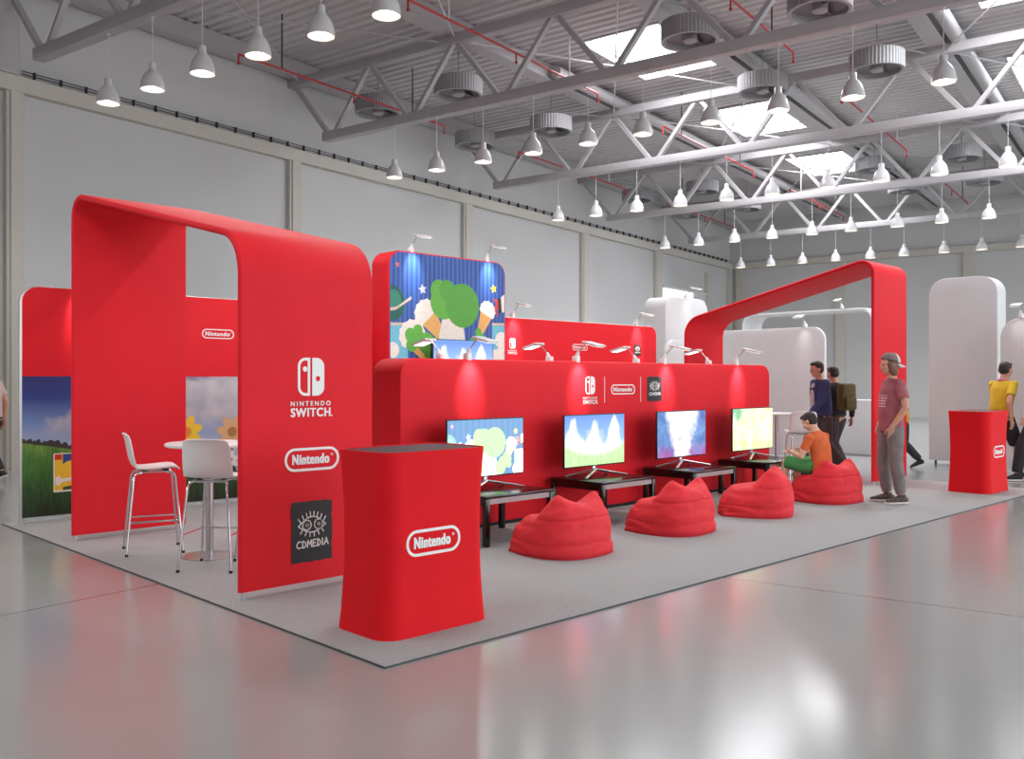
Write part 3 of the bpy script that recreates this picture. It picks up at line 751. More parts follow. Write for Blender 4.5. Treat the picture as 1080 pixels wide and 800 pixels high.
# ------------------------------------------------------------------ printed toy landscape (tower and first television)
def toy_scene(b, w, h, y, dz=.0008):
    """flat toy landscape in the XZ plane, origin at the lower left; material slots from TOY"""
    X = lambda u: u*w
    Z = lambda v_: v_*h
    lay = [0]
    def put(pts, mi):
        lay[0] += 1; prism(b, [(X(min(max(p, .0), 1.)), Z(min(max(q, .0), 1.))) for p, q in pts], y-lay[0]*dz*.12, y-lay[0]*dz*.12-dz, mi)
    def D(cx, cz, r, rz=None, mi=1, n=28): put(disc(cx, cz, r, (rz or r*w/h), n), mi)
    def star(cx, cz, r, mi):
        P = []
        for k in range(10):
            a = PI/2+2*PI*k/10+.2; q = r if k % 2 == 0 else r*.5
            P.append((cx+q*math.cos(a), cz+q*math.sin(a)*w/h))
        put(P, mi)
    def cone(cx, cz, L, wd, ang, m1, m2):
        a = R(ang)
        def T(p, q): return (cx+(p*math.cos(a)-q*math.sin(a)), cz+(p*math.sin(a)+q*math.cos(a))*w/h)
        put([T(-wd/2, 0), T(-wd*.06, -L), T(wd*.06, -L), T(wd/2, 0)], m1)
        put([T(wd*.55*math.cos(k*PI/12)*(1+.08*(k % 2)), wd*.5*math.sin(k*PI/12)*(1+.1*(k % 2))-.01) for k in range(-2, 15)], m2)
    # cloud backdrop and wooden ledge low on both sides
    put([(0, 0), (.14, 0), (.14, .37), (0, .37)], 6); put([(.88, 0), (1, 0), (1, .41), (.88, .41)], 6)
    put([(0, .365), (.15, .37), (.15, .395), (0, .39)], 10); put([(.88, .41), (1, .415), (1, .44), (.88, .435)], 10)
    for c in ((.97, .27, .06), (1., .25, .07), (.02, .15, .05)): D(c[0], c[1], c[2], None, 3)
    # planet with a ring
    D(.0, .56, .115, None, 7); D(.02, .59, .065, None, 8); put([(0, .49), (.04, .50), (.17, .605), (.165, .63), (.05, .53), (0, .52)], 10)
    star(.055, .90, .022, 11); star(.26, .70, .035, 9); star(.895, .765, .033, 4)
    # rocket at the right edge
    put([(.89, .56), (.94, .49), (.92, .58), (.955, .55), (.95, .66), (.89, .67), (.92, .62)], 5); put([(.945, .53), (.975, .54), (.965, .68), (.935, .67)], 12); put([(.975, .54), (1., .55), (1., .72), (.965, .69)], 3)
    # wafer cones
    cone(.17, .30, .34, .19, 28, 2, 3); cone(.28, .50, .32, .17, 42, 2, 3); cone(.84, .56, .28, .13, -24, 2, 3); cone(.93, .10, .3, .14, 10, 2, 3)
    # round green tree on a pale trunk with a leafy bush on either side
    put([(.40, .0), (.66, .0), (.62, .34), (.60, .52), (.44, .52), (.40, .3)], 13)
    D(.44, .60, .115, None, 1); D(.40, .70, .075, None, 1); D(.47, .71, .07, None, 14); D(.605, .58, .150, None, 14)
    for (cx, cz, r) in ((.22, .26, .06), (.16, .29, .045), (.17, .20, .045), (.22, .33, .04), (.29, .22, .07), (.36, .15, .09)): D(cx, cz, r, None, 1)
    for (cx, cz, r) in ((.76, .28, .045), (.80, .26, .035), (.75, .34, .03), (.72, .21, .065), (.80, .17, .035), (.68, .12, .07)): D(cx, cz, r, None, 1)
TOYC = [None, (96, 176, 66), (226, 172, 98), (238, 230, 220), (240, 214, 60), (216, 58, 46), (110, 190, 214), (24, 96, 84), (54, 136, 112), (196, 206, 226), (206, 190, 170), (206, 110, 120), (44, 38, 38), (232, 224, 214), (84, 162, 62)]
TOY = [M['stripes']] + [mat('toy_print_%d' % i, c, .6, var=.08, scale=26) for i, c in enumerate(TOYC) if c]
def pale(c): return tuple(int(v+(255-v)*.42) for v in c)
TOYE = [M['stripes_lit']] + [emis('toy_picture_%d' % i, pale(c), 1.45) for i, c in enumerate(TOYC) if c]

# tall tower with the toy print
tw = thing('display_tower', 'tall red display tower with blue striped toy landscape print', 'display tower', (7.2, 9.70, CZ))
b = newbm(); rpanel(b, 0, 2.12, 0, .38, .03, 3.19, (0, 0, .20, .20), .02); obj('fabric_cover', b, M['red'], tw)
b = newbm(); prism(b, rrect(.02, 2.10, .045, 3.172, (0, 0, .185, .185)), 0, -.003)
obj('striped_graphic', b, M['stripes'], tw, False, (0, 0, 0))
b = newbm(); toy_scene(b, 2.06, 1.50, -.003); obj('toy_print', b, TOY, tw, False, (.03, 0, 1.65))
# screen standing in front of the tower, only its top shows
ts_ = thing('television', 'bright television before the blue striped tower, its top above the red wall', 'television', (8.29, 9.45, 0))
b = newbm(); box(b, -.55, .55, 0, .05, 1.40, 2.04, .006); obj('casing', b, M['blackplastic'], ts_)
b = newbm(); box(b, -.535, .535, -.002, 0, -.30, .31); obj('screen', b, M['screen_meadow'], ts_, False, (0, 0, 1.72))
b = newbm(); tube(b, [(0, .025, CZ+.03), (0, .025, 1.42)], .03, 12); lathe(b, [(0, 0), (.26, 0), (.26, .02), (.05, .035), (0, .035)], 28, (0, .0, CZ)); obj('stand_pole', b, M['silver'], ts_)

# ------------------------------------------------------------------ clamp lamps on the walls
def make_lamp():
    """clamp at the wall top edge; arm and flat head reach towards -Y"""
    r = thing('clamp_lamp', '', 'lamp', (0, 0, 0))
    b = newbm(); box(b, -.028, .028, -.03, .045, -.045, .028, .006); tube(b, [(0, -.005, .02), (0, -.03, .075)], [.026, .014], 12); obj('clamp', b, M['plastic'], r)
    b = newbm(); tube(b, [(0, -.025, .06), (0, -.155, .185)], .006, 8); obj('arm', b, M['silver'], r)
    def tilt(b): bmesh.ops.rotate(b, verts=b.verts[:], cent=(0, -.15, .18), matrix=Matrix.Rotation(R(13), 3, 'X')); return b
    b = newbm(); box(b, -.075, .075, -.37, -.14, .165, .19, .006); obj('head', tilt(b), M['lampwhite'], r)
    b = newbm(); box(b, -.06, .06, -.355, -.2, .161, .166); obj('light_panel', tilt(b), M['headlight'], r, False)
    l = bpy.data.lights.new('lamp_beam', 'SPOT'); l.energy = 125; l.spot_size = R(50); l.spot_blend = 1.; l.shadow_soft_size = .05; l.color = (1., .95, .9)
    lo = bpy.data.objects.new('lamp_beam', l); COL.objects.link(lo); lo.parent = r
    lo.location = (0, -.27, .13); lo.rotation_euler = (R(33), 0, 0)   # aims down and back to the wall
    return r
lamp = make_lamp(); used = [False]
def put_lamp(x, y, z, rz, label, group, flip=False):
    if not used[0]: o = lamp; used[0] = True; o.location = (x, y, z); o.rotation_euler = (0, 0, rz); o['label'] = label; o['group'] = group
    else: o = dup(lamp, (x, y, z), rz, label, group)
    if 'white booths' in group:
        for ch in o.children:
            if ch.type == 'LIGHT':
                ch.data = ch.data.copy(); ch.data.energy = 9
    return o
g = 'clamp lamps on the booth walls'
TVN = ['showing the striped blue toy picture', 'showing the white clouds and meadow', 'showing the white burst on blue', 'showing the yellow garden picture']
for x, n in zip((6.06, 7.68, 9.30, 10.935), TVN):
    put_lamp(x, 6.85, 1.735, 0, 'white clamp lamp leaning forward over the television ' + n, g)
for x, n in zip((6.03, 7.655, 9.255, 10.87), TVN):
    put_lamp(x, 7.25, 1.735, PI, 'white clamp lamp leaning backward behind the television ' + n, g)
put_lamp(7.60, 9.735, 3.235, 0, 'white clamp lamp on top of the blue striped tower, near its planet', g)
put_lamp(8.97, 9.735, 3.235, 0, 'white clamp lamp on top of the blue striped tower, near its rocket', g)
put_lamp(10.06, 10.315, 2.505, 0, 'white clamp lamp on the back wall above the white console mark', g)
put_lamp(13.17, 10.315, 2.505, 0, 'white clamp lamp on the back wall above the small black eye emblem', g)
put_lamp(3.60, 10.315, 2.505, 0, 'white clamp lamp on the back wall over the meadow print, hidden by the tall arch', g)

# ------------------------------------------------------------------ tables, televisions, beanbags
TX = [5.945, 7.535, 9.125, 10.715]
def make_table():
    r = thing('side_table', '', 'table', (0, 0, CZ), 0, 'black tables under the televisions')
    b = newbm(); box(b, -.44, .44, -.36, .36, .425, .45, .003); obj('tabletop', b, M['blackwood'], r)
    for x in (-.415, .415):
        for y in (-.335, .335):
            b = newbm(); box(b, x-.025, x+.025, y-.025, y+.025, 0, .425, .002); obj('leg', b, M['blackwood'], r)
    b = newbm(); box(b, -.425, -.40, -.31, .31, .36, .425); box(b, .40, .425, -.31, .31, .36, .425); box(b, -.39, .39, .32, .345, .36, .425); obj('apron', b, M['blackwood'], r, False)
    b = newbm(); box(b, -.39, .39, -.345, -.33, .375, .424); obj('front_strip', b, M['greystrip'], r, False)
    return r
tb = make_table()
for i, x in enumerate(TX):
    lb = 'low black table carrying the television ' + TVN[i]
    if i == 0: tb.location = (x, 6.34, CZ); tb['label'] = lb
    else: dup(tb, (x, 6.34, CZ), 0, lb)
def make_tv(kind, label, x):
    r = thing('television', label, 'television', (x, 6.45, CZ+.45), 0, 'televisions on the black tables')
    b = newbm(); box(b, -.497, .497, 0, .022, .11, .668, .004); box(b, -.33, .33, .02, .05, .14, .42, .01); obj('casing', b, M['blackplastic'], r)
    if kind == 'toy':
        b = newbm(); box(b, 0, .974, -.0015, 0, 0, .534); toy_scene(b, .974, .534, -.0015, .0004)
        obj('screen', b, TOYE, r, False, (-.487, 0, .123))
    else:
        b = newbm(); box(b, -.487, .487, -.0015, 0, -.267, .267); obj('screen', b, M['screen_'+kind], r, False, (0, 0, .39))
    b = newbm(); box(b, -.015, .015, -.003, 0, .113, .118); obj('maker_badge', b, M['silver'], r, False)
    b = newbm(); tube(b, [(0, .02, .06), (0, .02, .13)], [(.03, .014), (.024, .012)], 12, side=(1, 0, 0)); obj('stand_neck', b, M['silver'], r)
    for (x1, y1) in ((-.34, -.16), (.34, -.16), (-.34, .13), (.34, .13)):
        b = newbm(); tube(b, [(0, .0 if y1 < 0 else .03, .075), (x1*.5, y1*.5, .042), (x1, y1, .010)], [(.02, .012), (.018, .011), (.017, .009)], 10, side=(0, 1, 0)); obj('stand_leg', b, M['silver'], r)
    return r
make_tv('toy', 'television with the striped blue toy picture, beside the front red counter', TX[0])
make_tv('meadow', 'television with white clouds over a green meadow', TX[1])
make_tv('burst', 'television with a white burst of colours on blue and pink', TX[2])
make_tv('garden', 'television with a pale yellow and green garden picture', TX[3])

def make_bean():
    bm = newbm(); n, m = 112, 72; rows = []
    def Hf(x, y):
        s = 1/(1+math.exp((y+.045)/.035))        # back roll is high, seat low
        h = .335 + .115*s - .03*max(0, y-.1)/.3
        for ex in (-.22, .22):
            dx, dy = abs(x-ex), abs(y+.165)
            h += .082*math.exp(-((dx/.10)**1.5)-((dy/.12)**1.6))
        h -= .02*math.exp(-(x/.09)**2-((y+.165)/.12)**2)
        h -= .03*math.exp(-(x/.2)**2-((y-.1)/.12)**2)
        return h
    for i in range(m+1):
        ph = (PI/2)*(i/m); c, s = math.cos(ph)**.27, math.sin(ph)**.56
        row = []
        for k in range(n):
            a = 2*PI*k/n
            ca, sa = math.cos(a), math.sin(a); e = (abs(ca)**2.6+abs(sa)**2.6)**(-1/2.6)
            X, Y = .385*c*ca*e, .40*c*sa*e
            tap = 1-.06*s-.05*s*s*(1 if sa > 0 else .0)*sa
            z = Hf(X*tap, Y*tap)*s
            X *= tap; Y = Y*tap - .03*s
            bl = 1 + .045*math.sin(PI*min(1, s))
            if Y < 0: Y *= 1-.05*s
            X, Y = X*bl, Y*bl
            wr = noise.noise(Vector((X*5, Y*5, z*14)))*.010 + noise.noise(Vector((X*16, Y*16, z*22)))*.004
            gro = 0
            for zs in (.115, .325): gro += .012*math.exp(-((z-zs-.01*math.sin(3*a))/.008)**2)
            if .13 < z < .4:
                for av in (-PI*.30, -PI*.62, PI*.1): gro += .006*math.exp(-(((a-av+PI) % (2*PI)-PI)/.022)**2)
            if z < .1: wr += .009*math.sin(z*120+3*math.sin(a*4))*math.sin(PI*z/.1)
            d = Vector((X, Y, 0)); L = d.length or 1
            d = d*(1+(wr-gro)/max(L, .1))
            # pinched pillow corners at the floor
            if i < 4:
                for av in (R(-42), R(138)):
                    da = (a-av+PI) % (2*PI)-PI; d *= 1+.07*math.exp(-(da/.13)**2)*(1-i/4)
            row.append(bm.verts.new((d.x, d.y, max(z, 0)+ (wr*.8 if z > .05 else 0))))
        rows.append(row)
    for a, b in zip(rows, rows[1:]):
        for k in range(n):
            bm.faces.new((a[k], a[(k+1) % n], b[(k+1) % n], b[k]))
    bm.faces.new(rows[0][::-1])
    bmesh.ops.remove_doubles(bm, verts=bm.verts[:], dist=.0006)
    return bm
b0 = make_bean(); bme = bpy.data.meshes.new('beanbag'); bmesh.ops.recalc_face_normals(b0, faces=b0.faces[:]); b0.to_mesh(bme); b0.free()
bme.materials.append(M['bean'])
for p in bme.polygons: p.use_smooth = True
BL = ['red beanbag nearest the front red counter', 'red beanbag before the television with clouds and meadow', 'red beanbag between the boy and the burst television, turned sideways', 'red beanbag that the boy in orange sits on']
for i, (x, y, rz) in enumerate(((5.87, 5.42, R(-3)), (7.46, 5.42, R(0)), (9.05, 5.42, R(24)), (10.66, 5.42, R(-10)))):
    o = bpy.data.objects.new('beanbag', bme); COL.objects.link(o); o.location = (x, y, CZ); o.rotation_euler = (0, 0, rz)
    tag(o, BL[i], 'beanbag', 'red beanbags')

# ------------------------------------------------------------------ counters
def counter(x0, y0, label, logox):
    r = thing('promotion_counter', label, 'counter', (x0+.41, y0+.275, CZ), 0, 'red counters at the carpet corners')
    Hh = 1.07; rings = []; bm = newbm(); NZ = 22
    def plan(s): return rrect(-.41*1, .41, -.275, .275, .13, 10)
    def fl(z): q = (z/Hh-.52); return .935+.29*q*q
    for i in range(NZ+1):
        z = Hh*i/NZ; f = fl(z); d = (1-f)*.41
        rings.append([bm.verts.new((px*(.41-d*.9)/.41, py*(.275-d*.6)/.275, z)) for px, py in plan(0)])
    k = len(rings[0])
    for a, c in zip(rings, rings[1:]):
        for j in range(k): bm.faces.new((a[j], a[(j+1) % k], c[(j+1) % k], c[j]))
    bm.faces.new(rings[0][::-1])
    top = rings[-1]; inn = [bm.verts.new((v.co.x*.965, v.co.y*.945, Hh)) for v in top]; low = [bm.verts.new((v.co.x*.96, v.co.y*.94, Hh-.02)) for v in top]
    for A, B in ((top, inn), (inn, low)):
        for j in range(k): bm.faces.new((A[j], A[(j+1) % k], B[(j+1) % k], B[j]))
    bm.faces.new(low)
    obj('fabric_cover', bm, M['counterfab'], r)
    b = newbm(); P = [(v[0]*.958, v[1]*.938) for v in plan(0)]
    A = [b.verts.new((p, q, Hh-.019)) for p, q in P]; B = [b.verts.new((p, q, Hh-.006)) for p, q in P]
    b.faces.new(A[::-1]); b.faces.new(B)
    for j in range(k): b.faces.new((A[j], A[(j+1) % k], B[(j+1) % k], B[j]))
    obj('top_board', b, M['countertop'], r, False)
    # mark follows the waisted front: find the front y at that height
    z = .535; f = fl(z); d = (1-f)*.41; yy = -.275+d*.6
    oval_logo(logox-.205, logox+.205, z-.077, z+.077, r, (0, yy-.001, 0))
    return r
counter(3.10, 4.20, 'large red waisted counter with white oval mark at the near carpet corner', -.05)
counter(12.70, 4.20, 'red waisted counter at the far right, beyond the standing man', .0)

# ------------------------------------------------------------------ stools and table
def make_stool():
    r = thing('bar_stool', '', 'stool', (0, 0, CZ))
    prof = [(.212, .706), (.20, .725), (.15, .732), (.05, .722), (-.06, .715), (-.13, .722), (-.172, .75), (-.195, .81), (-.21, .90), (-.225, .98), (-.238, 1.02), (-.25, 1.03)]
    wid = [.19, .205, .215, .215, .21, .205, .20, .20, .197, .19, .18, .165]
    bm = newbm(); rows = []; nn = 14
    for i, ((x, z), w) in enumerate(zip(prof, wid)):
        row = []
        for k in range(nn+1):
            s = -1+2*k/nn; q = abs(s)**3
            if i < 6: p = (x-.02*q, w*s, z+.018*q)
            else: p = (x+.035*abs(s)**2.2, w*s, z-.012*q)
            row.append(bm.verts.new(p))
        rows.append(row)
    for a, c in zip(rows, rows[1:]):
        for k in range(nn): bm.faces.new((a[k], a[k+1], c[k+1], c[k]))
    o = obj('seat_shell', bm, M['plastic'], r)
    sd = o.modifiers.new('solid', 'SOLIDIFY'); sd.thickness = .014; sd.offset = 0
    ss = o.modifiers.new('sub', 'SUBSURF'); ss.levels = 2; ss.render_levels = 2
    f = .225
    for sx in (1, -1):
        for sy in (1, -1):
            b = newbm(); tube(b, [(sx*.11, sy*.13, .692), (sx*.145, sy*.145, .688), (sx*.165, sy*.155, .66), (sx*f, sy*f*.93, .012)], .010, 10); obj('leg', b, M['chrome'], r)
            b = newbm(); lathe(b, [(0, 0), (.014, 0), (.014, .02), (0, .024)], 12, (sx*f, sy*f*.93, 0)); obj('foot_cap', b, M['blackplastic'], r)
    b = newbm()
    for sx in (1, -1): tube(b, [(sx*.11, -.135, .692), (sx*.11, .135, .692)], .010, 8)
    for sy in (1, -1): tube(b, [(-.12, sy*.12, .697), (.12, sy*.12, .697)], .008, 8)
    obj('seat_frame', b, M['chrome'], r)
    q = f-(f-.165)*.42; qy = f*.93-(f*.93-.155)*.42
    b = newbm(); z = .28
    for a, c in (((q, qy), (q, -qy)), ((q, -qy), (-q, -qy)), ((q, qy), (-q, qy))): tube(b, [(*a, z), (*c, z)], .008, 8)
    obj('footrest', b, M['chrome'], r)
    b = newbm()
    for x in (-.07, .1):
        for s in (-1, 1): box(b, x-.02, x+.02, s*.10-.016, s*.10+.016, .69, .716, .004)
    obj('seat_bracket', b, M['blackplastic'], r)
    return r
st = make_stool(); st.location = (3.34, 7.90, CZ); st.rotation_euler = (0, 0, R(-18.5)); st['label'] = 'white bar stool seen from its side before the red arch'; st['group'] = 'white bar stools'
dup(st, (3.405, 6.868, CZ), R(41.7), 'white bar stool with its back to us, in front of the round table', 'white bar stools')
dup(st, (3.93, 6.93, CZ), R(128), 'white bar stool mostly hidden behind the red arch front', 'white bar stools')
tt = thing('bar_table', 'round white bar table between the white stools under the red arch', 'table', (3.585, 7.34, CZ))
b = newbm(); lathe(b, [(0, .925), (.34, .925), (.36, .935), (.36, .95), (.35, .957), (0, .957)], 48); obj('tabletop', b, M['plastic'], tt)
b = newbm(); lathe(b, [(0, .01), (.032, .01), (.032, .925), (0, .925)], 20); obj('column', b, M['silver'], tt)
b = newbm(); lathe(b, [(0, 0), (.232, 0), (.232, .008), (.06, .016), (0, .016)], 48); obj('base_plate', b, M['silver'], tt)

# ------------------------------------------------------------------ white neighbouring booths
def wpanel(name, label, cat, p0, p1, z1, r, th=.06, z0=.05, feet=True):
    """upright white panel between ground points p0 and p1"""
    a, c = Vector(p0), Vector(p1); d = c-a; L = d.length
    t = thing(name, label, cat, (a.x, a.y, 0), math.atan2(d.y, d.x))
    b = newbm(); rpanel(b, 0, L, 0, th, z0, z1, r, .012); obj('fabric_cover', b, M['white'], t)
    for x in (.04, L-.04):
        b = newbm(); tube(b, [(x, th/2, 0), (x, th/2, z0+.02)], .02, 10); obj('foot', b, M['blackplastic'], t)
    return t
wpanel('display_tower', 'tall white booth tower behind the red arch, left of the far corner', 'display tower', (15.27, 11.2), (16.77, 11.2), 3.2, (0, 0, .25, .25), .55, .04)
wpanel('fabric_display', 'low white rounded panel in front of the tall white tower', 'display wall', (14.95, 10.95), (16.4, 10.95), 2.3, (0, 0, .3, .3), .08)
cw = wpanel('fabric_display', 'broad white panel behind the television with the garden picture', 'display wall', (16.14, 10.55), (16.14, 8.21), 2.49, (0, 0, .25, .12), .08)
# white arch
wa = thing('white_arch', 'white fabric arch behind the slanted red arch', 'arch', (21.4, 9.66, 0), PI/2)
def white_arch(parent, W, Ht, d):
    bm = newbm(); Po = rrect(0, W, .03, Ht, (0, 0, .32, .32), 10); Pi = rrect(.05, W-.05, .03, Ht-.05, (0, 0, .27, .27), 10)
    A = [[bm.verts.new((x, y, z)) for x, z in P] for P in (Po, Pi) for y in (0, d)]; n = len(Po)
    for k in range(1, n):
        j = (k+1) % n
        for q in ((A[0][k], A[0][j], A[2][j], A[2][k]), (A[1][j], A[1][k], A[3][k], A[3][j]), (A[0][j], A[0][k], A[1][k], A[1][j]), (A[2][k], A[2][j], A[3][j], A[3][k])): bm.faces.new(q)
    obj('arch_band', bm, M['white'], parent)
white_arch(wa, 3.55, 3.23, -.9)
wpanel('display_tower', 'tall narrow white panel at right behind the far red counter', 'display tower', (16.5, 6.45), (16.5, 5.33), 3.25, (0, 0, .28, .28), .42, .09)
wpanel('fabric_display', 'white rounded panel at the right edge behind the walkers in yellow', 'display wall', (16.12, 5.165), (16.12, 2.9), 2.49, (0, 0, .3, .3), .08)
wpanel('fabric_display', 'low white partition on the floor left of the slanted arch leg', 'display wall', (17.6, 9.6), (17.6, 7.5), 1.1, (0, 0, .02, .02), .3, .02)
# lamps on the white booths
put_lamp(16.15, 8.61, 2.53, -PI/2, 'white clamp lamp on the broad white panel', 'clamp lamps on the white booths')
put_lamp(16.13, 4.86, 2.53, -PI/2, 'white clamp lamp on the white panel at the right edge', 'clamp lamps on the white booths')
put_lamp(21.37, 12.75, 3.27, -PI/2, 'white clamp lamp on the white arch, near its left end', 'clamp lamps on the white booths')
put_lamp(21.37, 10.42, 3.27, -PI/2, 'white clamp lamp on the white arch, near its right end', 'clamp lamps on the white booths')
put_lamp(16.0, 11.22, 3.23, 0, 'white clamp lamp on the tall white tower', 'clamp lamps on the white booths')
# far stool and table beyond the console wall
d_ = dup(st, (12.36, 6.66, CZ), R(41.7), 'white bar stool beyond the boy, beside the far bar table', 'white bar stools')
t2 = dup(tt, (13.25, 7.55, CZ), 0, 'round white bar table behind the garden television', None)

# ------------------------------------------------------------------ people
def remesh(bm, vox, smooth=4, name='body'):
    bmesh.ops.recalc_face_normals(bm, faces=bm.faces[:])
    me = bpy.data.meshes.new(name); bm.to_mesh(me); bm.free()
    o = bpy.data.objects.new(name, me); COL.objects.link(o)
    m = o.modifiers.new('r', 'REMESH'); m.mode = 'VOXEL'; m.voxel_size = vox; m.use_smooth_shade = True
    s = o.modifiers.new('s', 'SMOOTH'); s.factor = .5; s.iterations = smooth
    me2 = bpy.data.meshes.new_from_object(o.evaluated_get(bpy.context.evaluated_depsgraph_get()))
    bpy.data.objects.remove(o); bpy.data.meshes.remove(me)
    for p in me2.polygons: p.use_smooth = True
    me2.materials.clear()
    return me2
V3 = lambda p: Vector(p)
def hand(bm, w, d, n, side, curl=.5, s=1.):
    """w wrist, d finger direction, n the way the palm faces, side = thumb side"""
    w, d, n = V3(w), V3(d).normalized(), V3(n); n = (n-d*n.dot(d)).normalized()
    t = d.cross(n); t = t if t.dot(V3(side)) > 0 else -t
    tube(bm, [w-d*.02*s, w+d*.03*s, w+d*.085*s], [(.027*s, .02*s), (.038*s, .016*s), (.040*s, .014*s)], 12, side=t, roundcap=True)
    for i, (off, L) in enumerate(((.030, .070), (.010, .078), (-.010, .073), (-.029, .058))):
        p = w+d*.082*s+t*off*s; pts = [p-d*.02*s, p]; dd = d.copy()
        for k, seg in enumerate((.45, .32, .25)):
            dd = (Matrix.Rotation(curl*(1.0 if k else .7), 3, d.cross(n)) @ dd); p = p+dd*L*seg*s; pts.append(p)
        tube(bm, pts, [.0095*s, .0095*s, .009*s, .0082*s, .007*s], 8, roundcap=True)
    p = w+d*.025*s+t*.030*s; dd = (d*.6+t*.7+n*.25).normalized()
    q = p+dd*.04*s; dd2 = (d*.9+t*.15+n*.4*max(curl, .3)).normalized(); q2 = q+dd2*.032*s; q3 = q2+(dd2+n*.3).normalized()*.024*s
    tube(bm, [p-dd*.015*s, q, q2, q3], [.014*s, .0115*s, .0105*s, .0085*s], 8, roundcap=True)
def head_mesh(bm, c, f, up, s=1.):
    """c centre of the skull, f face direction"""
    c, f, up = V3(c), V3(f).normalized(), V3(up).normalized(); l = up.cross(f).normalized(); up = f.cross(l)
    Rm = Matrix((f, l, up)).transposed()
    T = lambda x, y, z: c+Rm @ (Vector((x, y, z))*s)
    E = lambda x, y, z, a, b, q: ell(bm, T(x, y, z), (a*s, b*s, q*s), 18, 12, Rm)
    E(-.012, 0, .025, .098, .077, .095); E(.032, 0, -.035, .062, .060, .085); E(.048, 0, -.088, .036, .036, .026); E(.02, 0, .03, .075, .068, .07)
    E(.078, 0, .016, .018, .05, .012)                                         # brow
    tube(bm, [T(.084, 0, .010), T(.101, 0, -.022), T(.112, 0, -.034), T(.092, 0, -.042)], [(.009*s, .009*s), (.011*s, .012*s), (.015*s, .011*s), (.011*s, .008*s)], 10, side=l, roundcap=True)
    E(.086, 0, -.060, .010, .022, .006); E(.085, 0, -.070, .009, .018, .006)  # lips
    for y in (1, -1):
        E(.06, .042*y, -.028, .028, .022, .026); E(-.012, .078*y, -.01, .018, .009, .030)
    return T, Rm
def person(name, label, loc, rz, J, C, vox=.008, group=None, s=1., scale=1.):
    """J joints in a frame with +x forward, +y left; C cloth colours"""
    r = thing(name, label, 'person', loc, rz, group)
    r.scale = (scale,)*3
    bm = newbm(); hs = J.get('hs', 1.)
    T, Rm = head_mesh(bm, J['head'], J['face'], J.get('hup', (0, 0, 1)), hs)
    nk, ch, wa_, pe = V3(J['neck']), V3(J['chest']), V3(J['waist']), V3(J['pelvis'])
    sd = V3(J.get('side', (0, 1, 0)))
    tube(bm, [V3(J['head'])-V3(J.get('hup', (0, 0, 1)))*.03*hs-V3(J['face'])*.01, nk], [.052*s, .056*s], 14)
    tube(bm, [nk+(nk-ch)*.12, ch.lerp(nk, .84), ch.lerp(nk, .6), ch, wa_, pe, pe+(pe-wa_)*.25], [(.055*s, .05*s), (.105*s, .07*s), (.155*s, .088*s), (.165*s, .105*s), (.138*s, .10*s), (.16*s, .108*s), (.13*s, .09*s)], 20, side=sd, roundcap=True)
    for k in 'LR':
        S, E_, W = V3(J['sh'+k]), V3(J['el'+k]), V3(J['wr'+k])
        tube(bm, [S, S.lerp(E_, .35), S.lerp(E_, .8), E_, E_.lerp(W, .25), E_.lerp(W, .7), W], [.045*s, .048*s, .042*s, .040*s, .041*s, .033*s, .026*s], 12, roundcap=True)
        hd = J['hand'+k]; hand(bm, W, hd[0], hd[1], hd[2], hd[3], J.get('hands', s))
        hp, kn, an = V3(J['hip'+k]), V3(J['kn'+k]), V3(J['an'+k])
        tube(bm, [hp, hp.lerp(kn, .3), hp.lerp(kn, .8), kn, kn.lerp(an, .3), kn.lerp(an, .8), an], [.085*s, .08*s, .06*s, .056*s, .056*s, .04*s, .036*s], 12, roundcap=True)
        td = V3(J['toe'+k]).normalized()
        tube(bm, [an-td*.05*s+Vector((0, 0, -.045*s)), an+td*.05*s+Vector((0, 0, -.05*s)), an+td*.15*s+Vector((0, 0, -.062*s))], [(.03*s, .028*s), (.038*s, .03*s), (.035*s, .02*s)], 10, side=Vector((0, 0, 1)).cross(td), roundcap=True)
    obj('body', remesh(bm, vox, 2), C['skin'], r, False)
    # eyes and mouth
    b = newbm()
    for y in (1, -1): ell(b, T(.083, .031*y, -.006), (.008*hs, .013*hs, .006*hs), 10, 8, Rm)
    obj('eyes', b, M['eye'], r)
    b = newbm(); ell(b, T(.090, 0, -.0645), (.008*hs, .020*hs, .0055*hs), 12, 8, Rm); obj('mouth', b, M['lip'], r)
    # shirt
    bm = newbm(); o_ = C.get('loose', .02); hem = V3(J.get('hem', wa_.lerp(pe, .8)))
    tube(bm, [nk+(nk-ch)*.02, ch.lerp(nk, .86), ch.lerp(nk, .66), ch.lerp(nk, .4), ch, wa_, hem, hem+(hem-wa_).normalized()*.03],
         [(.070*s, .064*s), (.115*s+o_*.4, .078*s+o_*.5), (.160*s+o_*.6, .092*s+o_*.6), (.178*s+o_, .105*s+o_), (.172*s+o_, .112*s+o_), (.15*s+o_*1.4, .108*s+o_*1.4), (.165*s+o_, .112*s+o_), (.163*s+o_, .11*s+o_)], 26, side=sd)
    for k in 'LR':
        S, E_, W = V3(J['sh'+k]), V3(J['el'+k]), V3(J['wr'+k]); q = o_
        if C.get('sleeve') == 'long':
            tube(bm, [S, S.lerp(E_, .5), E_, E_.lerp(W, .5), E_.lerp(W, .93)], [.060*s+q*.6, .055*s+q*.5, .050*s+q*.4, .044*s+q*.3, .034*s+q*.3], 14, roundcap=False)
        else:
            tube(bm, [S, S.lerp(E_, .25), S.lerp(E_, .62)], [.052*s+q*.4, .054*s+q*.6, .052*s+q*.8], 16)
        ell(bm, S, (.056*s+q*.5,)*3, 14, 10)
    obj('shirt', remesh(bm, vox*.9, 5), C['shirt'], r, False)
    # trousers
    bm = newbm(); q = C.get('leg', .015)
